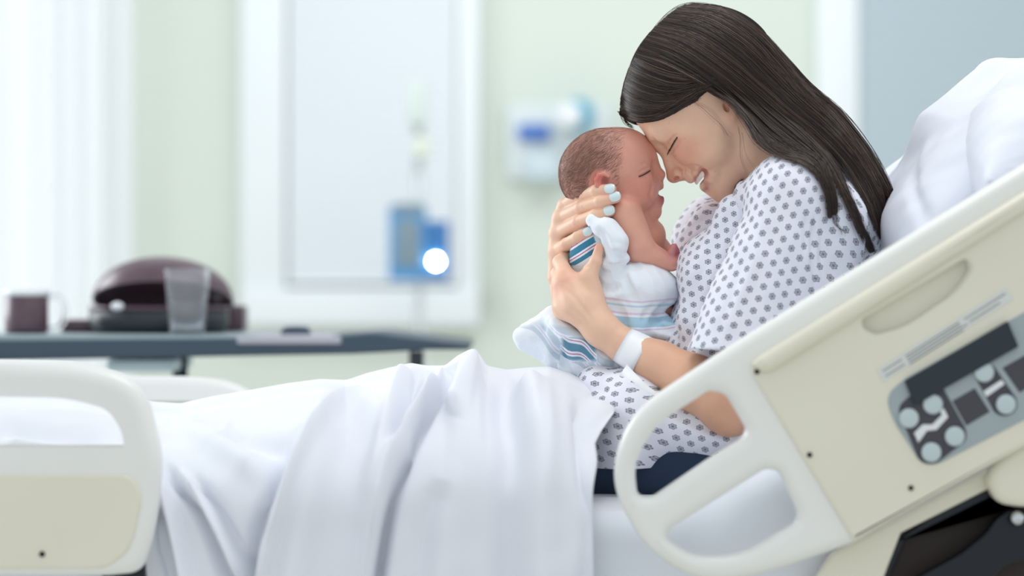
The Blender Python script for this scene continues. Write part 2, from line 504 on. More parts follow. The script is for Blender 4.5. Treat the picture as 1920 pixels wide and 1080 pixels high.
# ================================================================== the baby
def build_baby():
    s = Shape(); L = D(0, 0, 1)
    s.add(ell(Q(1133, 320), (R(88), R(80), R(72)), (D(.93, -.36), D(.36, .93), L)), 0)
    s.add(ell(Q(1180, 310), (R(52), R(62), R(60)), (D(1, 0), D(0, 1), L)), R(30))
    s.add(ell(Q(1189, 342), (R(43), R(48), R(52)), (D(1, 0), D(0, 1), L)), R(24))
    for sg in (-1, 1):
        s.add(sph(Q(1197, 362, 27 * sg), R(33)), R(18))          # cheek
        s.add(sph(Q(1172, 378, 28 * sg), R(26)), R(20))
        s.add(ell(Q(1215, 300, 20 * sg), (R(14), R(8), R(18))), R(12))   # brow
        s.sub(sph(Q(1232, 316, 32 * sg), R(10)), R(22)); s.add(sph(Q(1208, 326, 26 * sg), R(15)), R(6))           # lids
    s.add(ell(Q(1226, 396), (R(15), R(13), R(17))), R(12))       # chin
    s.add(cone(Q(1226, 312), R(7), Q(1236, 326), R(8)), R(10))
    s.add(sph(Q(1238.5, 328), R(9)), R(6))
    for sg in (-1, 1): s.add(sph(Q(1233, 334, 9 * sg), R(6.5)), R(5))
    s.add(ell(Q(1234, 348), (R(10.5), R(9), R(16))), R(7))
    s.add(ell(Q(1235, 375), (R(10.5), R(7), R(14))), R(7))
    s.add(ell(Q(1220, 368), (R(16), R(18), R(28))), R(10))
    s.sub(cone(Q(1244, 361, 0), R(6), Q(1226, 364, -14), R(3.4)), R(3))
    s.sub(cone(Q(1244, 361, 0), R(6), Q(1226, 364, 14), R(3.4)), R(3))
    for sg in (-1, 1): s.sub(sph(Q(1241, 338, 5 * sg), R(2.4)), R(1.5))
    # ear
    for sg in (-1, 1):
        s.add(ell(Q(1133, 340, 69 * sg), (R(14), R(19), R(7)), (D(.9, .3), D(-.3, .9), D(-.25, 0, 1))), R(5))
        s.sub(ell(Q(1135, 339, 78 * sg), (R(8.5), R(12), R(8)), (D(.9, .3), D(-.3, .9), D(-.25, 0, 1))), R(3))
        hx = [(1127, 358), (1119, 348), (1118, 336), (1123, 328), (1133, 326), (1141, 331)]
        for i in range(5): s.add(cone(Q(*hx[i], 76 * sg), R(3.6), Q(*hx[i + 1], 76 * sg), R(3.4)), R(2.5))
    def on(px, py):
        y = s.hit(px, py); return Q(px, py, y if y is not None else -30)
    mk = {'lash': [on(1199, 330.5), on(1206, 328), on(1213, 324), on(1219.5, 320)]}
    for q, w, d in ((mk['lash'], .0014, .0022), ([on(1197, 324), on(1207, 318), on(1217, 314)], .0014, .0012),
                    ([on(1200, 334), on(1208, 334), on(1216, 331)], .0014, .0006),
                    ([on(1224, 344), on(1222, 354), on(1219, 366), on(1222, 380), on(1230, 387)], .0026, .0022),
                    ([on(1203, 308), on(1212, 305), on(1219, 308)], .0018, .0012), ([on(1226, 326), on(1226, 335), on(1232, 341)], .0014, .0014)):
        s.groove(q, w, d); s.groove([p * np.array([1, -1, 1]) for p in q], w, d)
    # neck, trunk, shoulders, arms (bare above the blanket)
    s.add(cone(Q(1165, 375), R(38), Q(1178, 420), R(42)), R(16))
    s.add(ell(Q(1180, 475), (R(52), R(80), R(62)), (D(1, 0.1), D(-.1, 1), L)), R(14))
    s.add(ell(Q(1150, 590), (R(52), R(80), R(56)), (D(1, .3), D(-.3, 1), L)), R(24))
    s.add(ell(Q(1216, 452, 6), (R(31), R(42), R(40)), (D(.9, .35), D(-.35, .9), L)), R(7))
    s.add(cone(Q(1172, 400, -52), R(32), Q(1200, 462, -58), R(27)), R(8))     # near upper arm
    s.add(cone(Q(1196, 466, -58), R(26), Q(1258, 494, -60), R(15)), R(8))     # near forearm
    s.add(cone(Q(1200, 420, 50), R(26), Q(1238, 470, 40), R(22)), R(8))       # far arm
    s.add(cone(Q(1238, 470, 40), R(20), Q(1262, 486, 6), R(13)), R(6))
    # near hand on the gown, five small fingers
    HY = -62
    s.add(ell(Q(1264, 490, HY), (R(13), R(14), R(10)), (D(.8, -.6), D(.6, .8), L)), R(6))
    for pts, r in (([(1264, 484, -14), (1263, 472, -18), (1266, 464, -20)], 8), ([(1268, 482, -13), (1272, 470, -15), (1268, 462, -18)], 5),
                   ([(1276, 484, -14), (1286, 472, -18), (1291, 459, -20)], 5.2), ([(1278, 490, -12), (1288, 480, -10), (1292, 468, -12)], 4.2),
                   ([(1268, 500, -18), (1280, 502, -20), (1288, 497, -20)], 4.6)):
        for i in range(2): s.add(cone(Q(pts[i][0] - 3, pts[i][1], pts[i][2] + HY + 12), R(r), Q(pts[i + 1][0] - 3, pts[i + 1][1], pts[i + 1][2] + HY + 12), R(r * .9)), R(2.5))
    # legs drawn up under the blanket, one dark foot showing by the gown
    for sg in (-1, 1):
        s.add(cone(Q(1165, 640, 30 * sg), R(30), Q(1235, 575, 24 * sg), R(24)), R(8))
        s.add(cone(Q(1235, 575, 24 * sg), R(22), Q(1272, 590, 10 * sg), R(13)), R(6))
    s.add(ell(Q(1276, 574, -6), (R(9), R(24), R(12)), (D(.95, -.3), D(.3, .95), L)), R(6))
    return s, mk

def baby_tint(V, mk):
    base = np.array(rgb(221, 161, 142)[:3]); c = np.tile(base, (len(V), 1))
    def blend(cen, r, col, amt, mir=True):
        for sg in ((1, -1) if mir else (1,)):
            q = cen * np.array([1, sg, 1]); d = np.sqrt(((V - q) ** 2).sum(1))
            w = (np.exp(-(d / r) ** 2) * amt)[:, None]
            c[:] = c * (1 - w) + np.array(rgb(*col)[:3]) * w
    blend(Q(1200, 362, -55), R(34), (204, 112, 98), .6)
    blend(Q(1190, 290, -40), R(40), (216, 148, 132), .5)
    blend(Q(1120, 336, -78), R(17), (222, 104, 98), .75)
    blend(Q(1136, 340, -72), R(9), (130, 50, 52), .8)  # shade of the ear hollow put into the skin colour
    blend(Q(1180, 430, -85), R(60), (226, 172, 148), .9, False)
    blend(Q(1200, 470, -85), R(50), (224, 165, 146), .8, False)
    blend(Q(1236, 455, -20), R(34), (214, 148, 122), .7, False)
    blend(Q(1270, 468, -62), R(24), (176, 96, 110), .95, False)
    blend(Q(1282, 462, -62), R(18), (172, 92, 108), .9, False)
    blend(Q(1276, 574, -10), R(34), (138, 70, 96), .95, False)
    blend(Q(1240, 370, 0), R(13), (176, 92, 92), .8)
    blend(Q(1240, 362, 0), R(7), (110, 44, 48), .9)
    best = np.full(len(V), 9.0)
    for sg in (1, -1):
        pts = [p * np.array([1, sg, 1]) for p in mk['lash']]
        for i in range(len(pts) - 1):
            a, b = pts[i], pts[i + 1]; ab = b - a
            t = np.clip((V - a) @ ab / (ab @ ab), 0, 1)
            best = np.minimum(best, np.sqrt((((V - a) - t[:, None] * ab) ** 2).sum(1)))
    w_ = (np.exp(-(best / .0009) ** 4) * .85)[:, None]
    c[:] = c * (1 - w_) + np.array(rgb(60, 34, 32)[:3]) * w_
    # downy dark scalp: from the hairline back
    px = V[:, 0] * K + 960; py = 540 - (V[:, 2] - CAMZ) * K
    line = 1170 + (py - 250) * -0.10
    scalp = ramp(px, line - 60, line + 10) * ramp(py, 330, 392) * (1 - np.exp(-(((px - 1131) ** 2 + (py - 338) ** 2) / 26. ** 2)) * (np.abs(V[:, 1]) * K > 50))
    hair = np.array(rgb(128, 90, 76)[:3]); w = (scalp * .68)[:, None]
    return c * (1 - w) + hair * w
# ================================================================== the mother's arms, hands and trunk
def fingers(s, chains, k=2.5):
    for pts in chains:
        for i in range(len(pts) - 1):
            a, b = pts[i], pts[i + 1]
            s.add(cone(Q(*a[:3]), R(a[3]), Q(*b[:3]), R(b[3])), R(k if i else 7))
        for j in pts[1:-1]:
            s.add(sph(Q(*j[:3]), R(j[3] * 0.99)), R(2))

RIGHT_FINGERS = [
    [(1060, 386, 22, 13.5), (1087, 366, -26, 12.4), (1118, 358, -66, 11.6), (1146, 355.5, -80, 10.4)],
    [(1052, 410, 22, 14.0), (1090, 390, -36, 12.8), (1126, 378, -74, 12.0), (1155, 370, -84, 10.6)],
    [(1046, 438, 20, 13.6), (1084, 417, -38, 12.4), (1116, 404, -72, 11.4), (1143, 396, -78, 10.4)],
    [(1045, 470, 16, 12.8), (1063, 458, -28, 12.2), (1083, 445, -52, 10.8), (1104, 435, -62, 9.2)]]

def build_right_hand():
    s = Shape()
    s.add(cone(Q(1066, 400, 34), R(22), Q(1062, 470, 34), R(24)), 0)
    s.add(cone(Q(1062, 430, 40), R(26), Q(1078, 540, 66), R(30)), R(20))
    s.add(cone(Q(1052, 470, 20), R(16), Q(1058, 540, 30), R(22)), R(14))
    for a, b in zip(RIGHT_FINGERS[:-1], RIGHT_FINGERS[1:]):
        s.add(cone(Q(*a[0][:3]), R(15), Q(*b[0][:3]), R(15)), R(10))
    s.add(cone(Q(1046, 465, 18), R(15), Q(1046, 520, 26), R(20)), R(12))
    fingers(s, RIGHT_FINGERS)
    s.add(cone(Q(1090, 440, 60), R(18), Q(1110, 390, 70), R(13)), R(10))        # thumb on the far side of the small head
    s.add(cone(Q(1110, 390, 70), R(12.5), Q(1135, 355, 82), R(10)), R(4))
    s.add(cone(Q(1078, 540, 66), R(28), Q(1150, 640, 110), R(32)), R(14))
    s.add(cone(Q(1150, 640, 110), R(32), Q(1330, 700, 200), R(46)), R(10))
    for a, b in (((1062, 393), (1150, 367)), ((1055, 421), (1136, 392)), ((1051, 450), (1098, 425))):
        pass
    for px, py in ((1093, 389), (1086, 418), (1063, 459), (1091, 363)):
        y = s.hit(px, py)
        if y is None: continue
        for o in (-3, 0, 3): 
            p = [Q(px + o - 1, py - 5, y), Q(px + o + 1, py + 5, y)]
            s.groove(p, .0008, .0006)
    return s

LEFT_THUMB = [(1112, 560, -84, 17), (1107, 520, -92, 13), (1117, 490, -92, 10.5), (1124, 464, -88, 8.5)]
def build_left_hand():
    s = Shape()
    A = D(-.66, -.75); B_ = D(.75, -.66); L = D(0, 0, 1)
    s.add(cone(Q(1240, 684, -140), R(41), Q(1170, 648, -112), R(31)), 0)
    s.add(cone(Q(1170, 648, -112), R(31), Q(1128, 618, -100), R(31)), R(10))
    s.add(cone(Q(1128, 618, -100), R(30), Q(1084, 572, -88), R(33)), R(16))
    s.add(cone(Q(1084, 572, -88), R(30), Q(1066, 532, -74), R(25)), R(16))
    s.add(cone(Q(1060, 575, -72), R(25), Q(1054, 528, -62), R(20)), R(14))
    fingers(s, [
        [(1062, 516, -72, 15), (1050, 492, -34, 13.5), (1068, 474, 4, 12.5), (1100, 470, 30, 11)],
        [(1054, 530, -58, 16), (1047, 514, -10, 14), (1062, 496, 40, 12.5), (1098, 496, 62, 11)],
        [(1052, 556, -56, 18), (1046, 540, -6, 14), (1056, 526, 44, 12.5), (1090, 524, 70, 11)],
        [(1056, 582, -58, 19), (1052, 572, -12, 13.5), (1058, 560, 34, 11.5), (1088, 556, 60, 10)],
        LEFT_THUMB], 5)
    s.add(cone(Q(1122, 596, -92), R(22), Q(1110, 540, -90), R(15)), R(14))     # thenar
    s.add(cone(Q(1084, 545, -82), R(20), Q(1104, 508, -86), R(11)), R(14))     # web of the thumb
    # tendons, knuckles and veins of the back of the hand
    for pts, w, d in (([(1120, 606), (1096, 570), (1066, 520)], .004, -.0007), ([(1112, 612), (1080, 580), (1050, 540)], .004, -.0007),
                      ([(1108, 618), (1072, 598), (1040, 572)], .0035, -.0006), ([(1106, 592), (1080, 560), (1056, 540)], .003, .0006),
                      ([(1100, 612), (1070, 586), (1042, 560)], .003, .0005), ([(1100, 600), (1092, 580), (1098, 556)], .0016, -.0005),
                      ([(1040, 600), (1060, 622), (1090, 640)], .004, .0006), ([(1074, 506), (1092, 504), (1104, 500)], .002, .0008)):
        q = []
        for px, py in pts:
            y = s.hit(px, py); q.append(Q(px, py, y if y is not None else -110))
        s.groove(q, w, d * 1.7)
    return s

def build_trunk():
    s = Shape()
    s.add(cone(Q(1475, 300), R(70), Q(1500, 380), R(82)), 0)
    s.add(ell(Q(1490, 440), (R(105), R(165), R(215)), (D(.94, .34), D(.34, -.94), D(0, 0, 1))), R(60))
    s.add(ell(Q(1400, 620), (R(100), R(180), R(165)), (D(.9, .45), D(.45, -.9), D(0, 0, 1))), R(60))
    s.add(ell(Q(1310, 830), (R(120), R(100), R(200)), (D(1, 0), D(0, 1), D(0, 0, 1))), R(60))
    for sg in (-1, 1):
        s.add(cone(Q(1280, 872, 110 * sg), R(90), Q(860, 836, 118 * sg), R(56)), R(40))
        s.add(cone(Q(860, 832, 118 * sg), R(60), Q(560, 872, 110 * sg), R(48)), R(20))
        s.add(cone(Q(560, 872, 110 * sg), R(48), Q(130, 885, 100 * sg), R(36)), R(16))
        s.add(cone(Q(130, 885, 100 * sg), R(34), Q(105, 830, 104 * sg), R(24)), R(16))
    # near arm
    s.add(cone(Q(1500, 400, -200), R(56), Q(1385, 745, -230), R(52)), R(30))
    s.add(cone(Q(1385, 745, -230), R(49), Q(1364, 766, -222), R(47)), R(10))
    s.add(cone(Q(1364, 762, -222), R(47), Q(1300, 718, -176), R(50)), R(14))
    s.add(cone(Q(1300, 718, -176), R(50), Q(1236, 682, -138), R(41)), R(14))
    s.add(cone(Q(1236, 682, -138), R(41), Q(1172, 649, -113), R(31)), R(10))
    s.add(sph(Q(1375, 786, -226), R(25)), R(20))
    # far arm
    s.add(cone(Q(1480, 400, 225), R(62), Q(1350, 690, 235), R(50)), R(30))
    s.add(cone(Q(1350, 690, 235), R(46), Q(1160, 646, 114), R(32)), R(16))
    return s

def build_pants():
    s = Shape()
    s.add(ell(Q(1310, 862), (R(134), R(84), R(206)), (D(1, 0), D(0, 1), D(0, 0, 1))), 0)
    for sg in (-1, 1):
        s.add(cone(Q(1280, 872, 118 * sg), R(98), Q(1090, 856, 118 * sg), R(86)), R(40))
        s.add(cone(Q(1090, 846, 116 * sg), R(84), Q(860, 830, 118 * sg), R(68)), R(30))
        s.add(cone(Q(860, 830, 118 * sg), R(66), Q(560, 872, 110 * sg), R(52)), R(20))
        s.add(cone(Q(560, 872, 110 * sg), R(52), Q(180, 890, 100 * sg), R(40)), R(16))
    f1 = waves(41, 5, .09)
    s.disp(lambda p, d: d + .002 * f1(p))
    return s

def nail(name, a, b, rad, parent, side=(0, -1, 0)):
    """a convex enamelled nail on the camera side of a finger's last bone"""
    a = np.array(a); b = np.array(b); T = b - a; T /= np.linalg.norm(T)
    n = np.array(side, float); n -= T * (n @ T); n /= np.linalg.norm(n); W = np.cross(T, n)
    vs, fs = [], []; nu, nv = 13, 13; Ln, Wd = rad * 1.02, rad * .80
    c = b + T * rad * .12
    for j in range(2):
        for i in range(nu):
            for k in range(nv):
                u = -1 + 2 * i / (nu - 1); v = -1 + 2 * k / (nv - 1)
                ux, vx = u * math.sqrt(1 - v * v / 2 * .75), v * math.sqrt(1 - u * u / 2 * .75)
                ang = vx * 0.95
                h = rad * (1.05 + .05 * (1 - ux * ux)) - (rad * .22 * max(0, ux) ** 2) - j * R(2.0)
                vs.append(c + T * ux * Ln + (W * math.sin(ang) + n * math.cos(ang)) * h)
    for j in range(2):
        for i in range(nu - 1):
            for k in range(nv - 1):
                q = [j * nu * nv + i * nv + k, j * nu * nv + i * nv + k + 1, j * nu * nv + (i + 1) * nv + k + 1, j * nu * nv + (i + 1) * nv + k]
                fs.append(q if j else q[::-1])
    rim = [i * nv for i in range(nu)] + [(nu - 1) * nv + k for k in range(1, nv)] + [i * nv + nv - 1 for i in range(nu - 2, -1, -1)] + [k for k in range(nv - 2, 0, -1)]
    N = nu * nv
    for q in range(len(rim)):
        a_, b_ = rim[q], rim[(q + 1) % len(rim)]
        fs.append([a_, b_, b_ + N, a_ + N])
    return link_mesh(name, vs, fs, polish_mat, parent)
# ================================================================== hospital gown with a printed rosette
def waves(seed, n, scale, dirs=None):
    """cheap smooth noise: a sum of warped sines"""
    rs = np.random.RandomState(seed)
    A = []
    for i in range(n):
        k = rs.normal(size=3); k /= np.linalg.norm(k)
        if dirs is not None: k = np.array(dirs) + 0.35 * k; k /= np.linalg.norm(k)
        A.append((k * 2 * math.pi / (scale * rs.uniform(.6, 1.5)), rs.uniform(0, 6.28)))
    def f(p):
        q = np.zeros(len(p), dtype=F32)
        for k, ph in A: 
            q += np.sin(p @ k.astype(F32) + ph + 0.8 * np.sin(p @ (k[[1, 2, 0]] * .6).astype(F32) + ph * 2))
        return q / n
    return f

def rosette_material():
    m = new_mat('rosette_cotton', rgb(236, 238, 246), 0.85, spec=0.15, sheen=0.15)
    t = NT(m)
    uv = t.n('ShaderNodeUVMap'); uv.uv_map = 'UVMap'
    sp = t.n('ShaderNodeSeparateXYZ'); t.l(uv.outputs[0], sp.inputs[0])
    masks = []
    ca, cb = 25.0 / K, 39.0 / K
    for o in (0.0, 0.5):
        x = t.m('MULTIPLY', t.m('SUBTRACT', t.m('FRACT', t.m('ADD', t.m('DIVIDE', sp.outputs[0], ca), o)), 0.5), ca)
        y = t.m('MULTIPLY', t.m('SUBTRACT', t.m('FRACT', t.m('ADD', t.m('DIVIDE', sp.outputs[1], cb), o)), 0.5), cb)
        d = t.m('SQRT', t.m('ADD', t.m('MULTIPLY', x, x), t.m('MULTIPLY', y, y)))
        th = t.m('ARCTAN2', y, x)
        lob = t.m('ABSOLUTE', t.m('COSINE', t.m('MULTIPLY', th, 3.0)))
        edge = t.m('ADD', t.m('MULTIPLY', lob, 1.8 / K), 4.8 / K)
        inside = t.m('LESS_THAN', d, edge)
        ring = t.m('GREATER_THAN', d, t.m('SUBTRACT', edge, 1.6 / K))
        spoke = t.m('LESS_THAN', lob, 0.35)
        hub = t.m('LESS_THAN', d, 2.2 / K)
        ink = t.m('MAXIMUM', t.m('MAXIMUM', ring, spoke), hub)
        ink = t.m('ADD', t.m('MULTIPLY', ink, 0.50), 0.36)
        masks.append(t.m('MULTIPLY', inside, ink))
    mask = t.m('MAXIMUM', masks[0], masks[1])
    t.l(t.mix(mask, rgb(229, 231, 241), rgb(88, 90, 104)), t.b.inputs['Base Color'])
    n = t.noise(700, 2); t.bump(n, 0.12, 0.0006)
    return m

GOWN_AX = None
def build_gown_body():
    g = Shape(); L = D(0, 0, 1)
    g.add(ell(Q(1478, 432), (R(118), R(158), R(235)), (D(.94, .34), D(.34, -.94), L)), 0)
    g.add(ell(Q(1560, 430), (R(96), R(128), R(190)), (D(.94, .34), D(.34, -.94), L)), R(40))
    g.add(ell(Q(1400, 560), (R(122), R(185), R(190)), (D(.9, .45), D(.45, -.9), L)), R(50))
    g.add(sph(Q(1350, 505, -75), R(78)), R(34)); g.add(sph(Q(1350, 505, 75), R(78)), R(34))
    g.add(ell(Q(1335, 700), (R(120), R(120), R(190)), (D(1, 0), D(0, 1), L)), R(50))
    g.add(ell(Q(1300, 805), (R(175), R(90), R(232)), (D(1, .0), D(.0, 1), L)), R(40))
    g.add(ell(Q(1185, 790, -60), (R(112), R(104), R(182)), (D(.95, .3), D(-.3, .95), L)), R(30))
    g.add(ell(Q(1160, 835, -60), (R(100), R(112), R(186)), (D(1, 0), D(0, 1), L)), R(24))
    g.add(ell(Q(1118, 722, -60), (R(40), R(36), R(90)), (D(1, .2), D(-.2, 1), L)), R(14))
    # collar
    g.add(cone(Q(1446, 352, -70), R(40), Q(1500, 340, -90), R(44)), R(20))
    # far shoulder and sleeve
    g.add(cone(Q(1440, 400, 190), R(88), Q(1356, 458, 180), R(98)), R(14))
    g.add(cone(Q(1356, 458, 180), R(98), Q(1352, 620, 215), R(80)), R(14))
    g.add(cone(Q(1346, 424, 60), R(54), Q(1320, 474, 90), R(60)), R(20))
    # near bodice fold before the sleeve
    g.add(cone(Q(1385, 400, -120), R(40), Q(1330, 520, -120), R(44)), R(22))
    g.add(cone(Q(1330, 520, -120), R(44), Q(1312, 600, -130), R(40)), R(20))
    f1 = waves(3, 4, .10, (1, 0.3, .5)); f2 = waves(4, 5, .035)
    g.disp(lambda p, d: d + 0.0030 * f1(p) + 0.0007 * f2(p))
    for pts, w, dd in (([(1378, 392, -150), (1335, 460, -165), (1305, 540, -170), (1290, 610, -170)], .007, .006),
                       ([(1350, 420, -120), (1305, 480, -120), (1282, 540, -110)], .006, .004),
                       ([(1372, 396, 0), (1340, 402, 0), (1300, 420, 30), (1262, 452, 60)], .006, .005),
                       ([(1350, 440, -60), (1310, 452, -40), (1270, 490, -20)], .005, .004),
                       ([(1165, 700, -190), (1230, 748, -210), (1310, 796, -225), (1390, 824, -230)], .006, .006),
                       ([(1150, 725, -190), (1210, 770, -205), (1270, 800, -215), (1380, 838, -225)], .006, -.004),
                       ([(1110, 720, -160), (1150, 745, -180), (1190, 780, -190)], .006, .005),
                       ([(1255, 590, -90), (1285, 640, -120), (1290, 690, -130)], .008, .004)):
        g.groove([Q(*p) for p in pts], w, dd)
    g.cut(slab(Q(1300, 877, -200), (D(0.0, 1.0, 0)))) 
    return g

SL_A, SL_B = Q(1492, 372, -196), Q(1384, 690, -236)
def build_sleeve():
    g = Shape()
    ax = SL_B - SL_A; ax /= np.linalg.norm(ax)
    g.add(sph(Q(1486, 378, -188), R(84)), 0)
    g.add(cone(SL_A, R(78), SL_B, R(98)), R(20))
    g.add(cone(Q(1545, 420, -170), R(80), Q(1500, 600, -190), R(92)), R(40))
    g.add(cone(Q(1420, 380, -130), R(48), Q(1480, 360, -170), R(60)), R(24))
    f1 = waves(11, 4, .085, (.94, .2, .3)); f2 = waves(12, 5, .03)
    g.disp(lambda p, d: d + 0.0028 * f1(p) + 0.0006 * f2(p))
    for pts, w, dd in (([(1400, 390, -215), (1420, 480, -260), (1350, 620, -300)], .008, .003),
                       ([(1440, 350, -250), (1420, 480, -290), (1370, 600, -310)], .009, -.003),
                       ([(1512, 320, -240), (1524, 400, -270), (1520, 480, -280), (1530, 560, -280)], .0030, .0035),
                       ([(1526, 330, -230), (1538, 410, -262), (1534, 500, -270), (1545, 560, -270)], .0030, .0028),
                       ([(1500, 330, -250), (1510, 420, -280), (1506, 500, -285)], .0028, .0022)):
        g.groove([Q(*p) for p in pts], w, dd)
    hem_c = Q(1345, 655, -236); hem_n = D(-.05, 1.0, 0.0)
    g.cut(slab(hem_c, hem_n))
    g.sub(cone(SL_A + ax * .17, R(62), SL_B + ax * .06, R(92)), 0)
    return g

def gown_uv(V, sleeve):
    if sleeve:
        a, b, Rm = SL_A, SL_B, R(92)
    else:
        a, b, Rm = Q(1490, 340, 0), Q(1330, 900, 0), R(222)
    ax = (b - a) / np.linalg.norm(b - a)
    e1 = np.cross(ax, np.array([0, 1., 0])); e1 /= np.linalg.norm(e1); e2 = np.cross(ax, e1)
    q = V - a
    th = np.arctan2(-(q @ e1), -(q @ e2))
    if e2[1] < 0: th = np.arctan2(q @ e1, q @ e2)
    u0 = th * Rm; v0 = q @ ax * (1.0 if sleeve else 1.2)
    c, s_ = (math.cos(.5), math.sin(.5)) if sleeve else (math.cos(-.15), math.sin(-.15))
    return np.stack([c * u0 - s_ * v0, s_ * u0 + c * v0], 1)

# ================================================================== blanket round the baby
VIVID = [(0, (240, 245, 250)), (.10, (66, 138, 168)), (.23, (240, 244, 250)), (.265, (190, 90, 150)), (.285, (240, 244, 250)),
         (.33, (64, 134, 164)), (.47, (238, 243, 250)), (.51, (190, 90, 150)), (.53, (238, 243, 250)), (.57, (70, 140, 170)), (.66, (240, 245, 250))]
FAINT = [(0, (255, 255, 255)), (.12, (242, 224, 238)), (.16, (255, 255, 255)), (.21, (214, 232, 242)), (.25, (255, 255, 255)),
         (.35, (240, 220, 236)), (.39, (255, 255, 255)), (.43, (190, 222, 236)), (.61, (255, 255, 255)), (.64, (240, 222, 238)), (.67, (255, 255, 255))]
def blanket_material():
    m = new_mat('flannel', rgb(238, 244, 250), 0.95, spec=0.1, sheen=0.2)
    t = NT(m)
    a = t.n('ShaderNodeAttribute', attribute_name='stripe')
    sp = t.n('ShaderNodeSeparateColor'); t.l(a.outputs['Color'], sp.inputs[0])
    def ramp_(stops, fac):
        r = t.n('ShaderNodeValToRGB'); r.color_ramp.interpolation = 'CONSTANT'
        e = r.color_ramp.elements
        while len(e) > 1: e.remove(e[-1])
        e[0].position = stops[0][0]; e[0].color = rgb(*stops[0][1])
        for p, c in stops[1:]:
            q = e.new(p); q.color = rgb(*c)
        t.l(fac, r.inputs[0]); return r.outputs[0]
    n1 = t.m('MULTIPLY', t.m('SUBTRACT', t.noise(900, 2), .5), .012)
    v = ramp_(VIVID, t.m('ADD', sp.outputs[0], n1)); f = ramp_(FAINT, t.m('ADD', sp.outputs[2], n1))
    c1 = t.mix(sp.outputs[1], v, rgb(238, 244, 250))
    x = t.n('ShaderNodeMix', data_type='RGBA', blend_type='MULTIPLY'); x.inputs[0].default_value = 1.0
    t.l(c1, x.inputs[6]); t.l(f, x.inputs[7]); t.l(x.outputs[2], t.b.inputs['Base Color'])
    n = t.noise(1100, 2); t.bump(n, 0.25, 0.0008)
    return m

